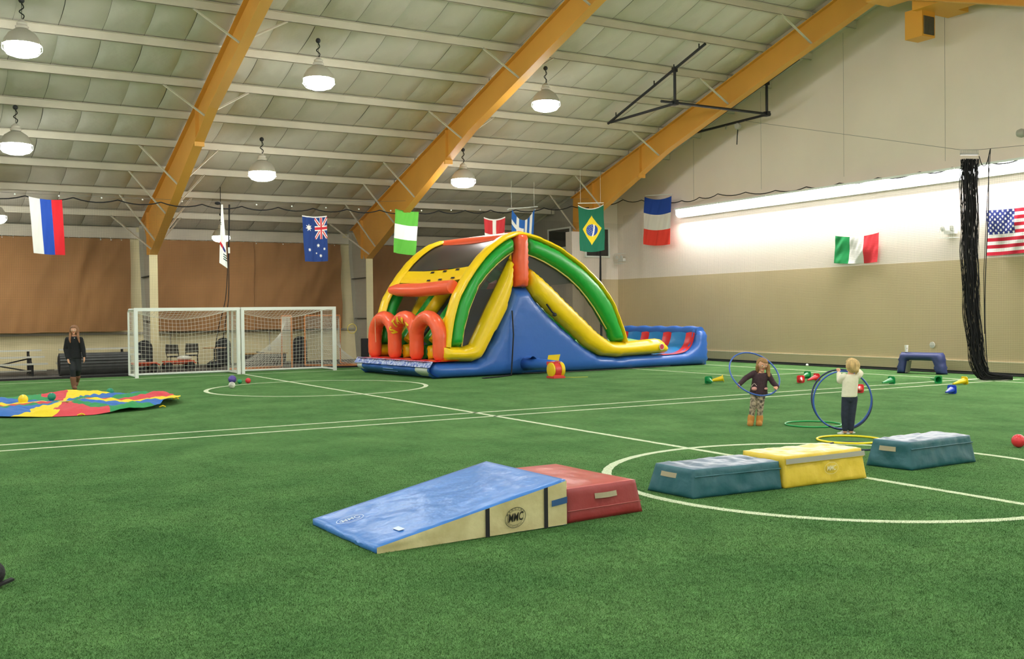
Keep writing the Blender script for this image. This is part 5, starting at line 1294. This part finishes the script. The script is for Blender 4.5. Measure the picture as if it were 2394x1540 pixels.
TB = mat('boot_tan', 'B9803C', .85)
for x in (1756, 1776.5):
    b = MB(); limb(b, [P(x, 974), P(x-1, 985, -.01)], [.056, .056]); limb(b, [P(x-1, 989.5, .02), P(x-2.2, 990.5, -.075)], [.05, .052]); K.remesh('boot', b, TB)
b = MB(); hair_cap(b, hc, .215, f, up, s, .5); limb(b, [hc+s*.0+R_*.085-Z_*.02, P(1796, 868, -.02), P(1798, 879, -.06)], [.035, .035, .022]); limb(b, [hc-R_*.085-Z_*.02, P(1770, 868, .03)], [.03, .03])
b.ball(hc-f*.05, .1, 12, (.95, .95, 1.05)); K.remesh('hair', b, mat('hair_light_brown', '9A7448', .8, var=.3, vscale=30, stretch=(1, 1, .2)))
face_parts(K, hc, .215, fd, Z_+R_*.22)
# hoop, leaning back behind the head, both hands on its lower rim
mj = (R_*math.cos(math.radians(20))-Z_*math.sin(math.radians(20))); mi_ = (R_*math.sin(math.radians(20))+Z_*math.cos(math.radians(20)))
q = (mi_*.74+F_*.67); cc = P(1764, 873.5, .02)
hoop(cc, .425, mj, q, HB_, 'blue hoop held at the hips by the child in the plum sweater', .0125, cc)
# --- child in the cream sweater, back to the camera, with two big hoops
K = Fig(1982, 1014, 'b', 'child in a cream sweater and dark jeans seen from behind with two hoops', .009)
P = K.P; R_, F_ = K.R, K.F; hc = P(1990, 853.5); fd = (F_+Z_*.15-R_*.35)
b = MB(); f, up, s = head(b, hc, .215, fd)
limb(b, [P(1989, 868), P(1988.5, 877)], [.042, .045])
trunk(b, [(P(1988.5, 876), .09, .06), (P(1988, 890), .1, .07), (P(1986.5, 915), .09, .07), (P(1985.5, 930), .095, .075)], R_, F_)
AL = [P(1973, 880), P(1963.5, 890, .06), P(1961, 873, .16)]; AR = [P(2005, 878), P(2011, 873, .12), P(2001, 862, .22)]
limb(b, AL+[P(1960, 869.5, .17)], [.038, .032, .024, .022]); limb(b, AR+[P(1999, 860, .24)], [.038, .032, .024, .022])
hand(b, P(1960.6, 871, .165), Z_+F_*.2-R_*.1, F_, .1, .8, 1); hand(b, P(2000, 861, .23), -R_*.8+Z_*.4+F_*.3, F_, .1, .8, -1)
LG = ((1979, 1975, 1975.5), (1994, 1991, 1989.5))
for hx, kx, ax_ in LG: limb(b, [P(hx, 930), P(kx, 970), P(ax_, 1003), P(ax_, 1009)], [.06, .045, .032, .03])
K.remesh('body', b, SKIN)
b = MB(); trunk(b, [(P(1988.5, 874), .05, .05), (P(1988.5, 878), .115, .075), (P(1988, 888), .12, .09), (P(1987, 905), .115, .09), (P(1985.5, 925), .115, .095), (P(1984.8, 927.5), .113, .09)], R_, F_)
limb(b, AL, [.055, .048, .036]); limb(b, AR, [.055, .05, .038]); K.remesh('sweater', b, mat('sweater_cream', 'E4DECB', .95, bump=.5, bscale=14))
b = MB()
for hx, kx, ax_ in LG: limb(b, [P(hx, 930), P(kx, 970), P(ax_, 1003)], [.072, .056, .042])
b.ball(P(1986, 932, .0), .085, 12, (1.25, 1, .85)); K.remesh('jeans', b, mat('jeans_dark', '252D40', .85, var=.2, vscale=20))
SH = mat('shoe_grey', 'A9ABB0', .7, var=.6, vscale=18)
for x, y in ((1974, 1010), (1989, 1009.5)):
    b = MB(); limb(b, [P(x+1.5, y-1, .02), P(x-6.5, y+1.2, .06)], [.032, .027]); o = K.remesh('shoe', b, SH)
    build('sole', MB().box(P(x-3, y+3.2, .04)-Vector((.085, .035, .0)), P(x-3, y+3.2, .04)+Vector((.085, .035, .018))), mat('sole_white', 'E6E6E2', .6), o)
b = MB(); hair_cap(b, hc, .215, f, up, s, .35); b.ball(hc-f*.04, .105, 14, (1, 1, 1.05)); limb(b, [hc-f*.09+Z_*.03, hc-f*.13-Z_*.04, hc-f*.11-Z_*.1], [.03, .032, .015]); limb(b, [hc+R_*.09, P(2005, 868, 0)], [.025, .02])
K.remesh('hair', b, mat('hair_blond', 'C7A873', .8, var=.3, vscale=30, stretch=(1, 1, .2)))
face_parts(K, hc, .215, fd)
cc = P(1968, 933.5, .3); hoop(cc, .455, R_, Z_*.97+F_*.2, HN, 'navy hoop stood upright by the child in the cream sweater, farther of the pair', .013, cc)
cc = P(1969.5, 935, .2); hoop(cc, .435, R_*.98-Z_*.12, Z_*.99+R_*.12-F_*.05, HB_, 'blue hoop stood upright by the child in the cream sweater, nearer of the pair', .013, cc)
# --- woman walking at the left
K = Fig(174, 911, 'c', 'woman in a black top, dark leggings and brown boots walking at the left', .012)
P = K.P; R_, F_ = K.R, K.F; hc = P(173, 771.5, -.03); fd = (-F_-Z_*.15+R_*.2)
b = MB(); f, up, s = head(b, hc, .24, fd)
limb(b, [P(173, 783), P(173, 790)], [.055, .06])
trunk(b, [(P(173, 790), .15, .09), (P(173, 803), .15, .1), (P(174, 820), .125, .09), (P(174, 836), .16, .11)], R_, F_)
AL = [P(158, 793), P(153.5, 816), P(158.5, 837, -.1)]; AR = [P(188.5, 793), P(194.5, 816), P(197, 833, -.05)]
limb(b, AL+[P(159.5, 839, -.11)], [.05, .042, .032, .028]); limb(b, AR+[P(197, 836, -.06)], [.05, .042, .032, .028])
hand(b, P(159, 838.5, -.11), -Z_+R_*.3, R_-F_*.3, .17, .5, 1); hand(b, P(197, 835, -.06), -Z_, -R_-F_*.3, .17, .35, -1)
L1 = [P(168, 838), P(170, 865, -.1), P(172, 890, -.05), P(174, 904, -.05)]; L2 = [P(181, 838), P(183.5, 863, .0), P(180.5, 884, .28), P(178.5, 889, .36)]
limb(b, L1, [.085, .06, .045, .04]); limb(b, L2, [.085, .06, .045, .04]); K.remesh('body', b, SKIN)
b = MB(); trunk(b, [(P(173, 786), .065, .06), (P(173, 789), .17, .1), (P(173, 800), .185, .12), (P(174, 815), .155, .11), (P(174.5, 828), .17, .12), (P(174.5, 838), .19, .13)], R_, F_)
limb(b, AL, [.068, .06, .05]); limb(b, AR, [.068, .06, .045]); K.remesh('top', b, mat('top_black', '14161A', .9, bump=.3, bscale=12))
b = MB(); limb(b, L1[:3], [.1, .075, .055]); limb(b, L2[:3], [.1, .075, .055]); b.ball(P(174.5, 838), .13, 12, (1.3, .9, .7)); K.remesh('leggings', b, mat('leggings_dark', '23262B', .85))
BT = mat('boot_brown', '7D5640', .8)
b = MB(); limb(b, [P(170.8, 884, -.07), P(173, 903, -.05)], [.078, .06]); limb(b, [P(173.5, 905.5, -.02), P(176, 907, -.14)], [.055, .05]); K.remesh('boot', b, BT)
b = MB(); limb(b, [P(182, 880, .18), P(179.5, 892, .34)], [.07, .056]); limb(b, [P(179.5, 893, .34), P(178.5, 899, .26)], [.05, .045]); K.remesh('boot', b, BT)
b = MB(); hair_cap(b, hc, .24, f, up, s, .55, .12); b.ball(hc-f*.04, .12, 14, (1, 1, 1.1))
for x0, x1, x2 in ((164, 163, 164.5), (182, 184, 186)): limb(b, [P(x0+1, 772, .0), P(x0, 785, -.06), P(x1, 793, -.12), P(x2, 801, -.14)], [.036, .034, .03, .014])
K.remesh('hair', b, mat('hair_long', '8A6244', .8, var=.35, vscale=20, stretch=(1, 1, .15)))
face_parts(K, hc, .24, fd)
build('pendant', MB().ball(P(174, 790, -.13), .012, 8), WPAINT, K.t)
# ------------------------------------------------------------------ black bag at the left edge
bp2 = at(-8, 1372); t = thing('gear_bag', 'black fabric bag poking in at the left edge of the turf', 'bag', bp2)
build('bag_body', MB().ball(bp2+Vector((-.02, .05, .085)), .085, 18, (.95, 1.2, 1)), mat('bag_black', '16161A', .8, bump=.5, bscale=30), t, True)
build('bag_strap', MB().beam(bp2+Vector((-.05, -.08, .012)), bp2+Vector((.10, -.03, .05)), .05, .015), BLACK, t)
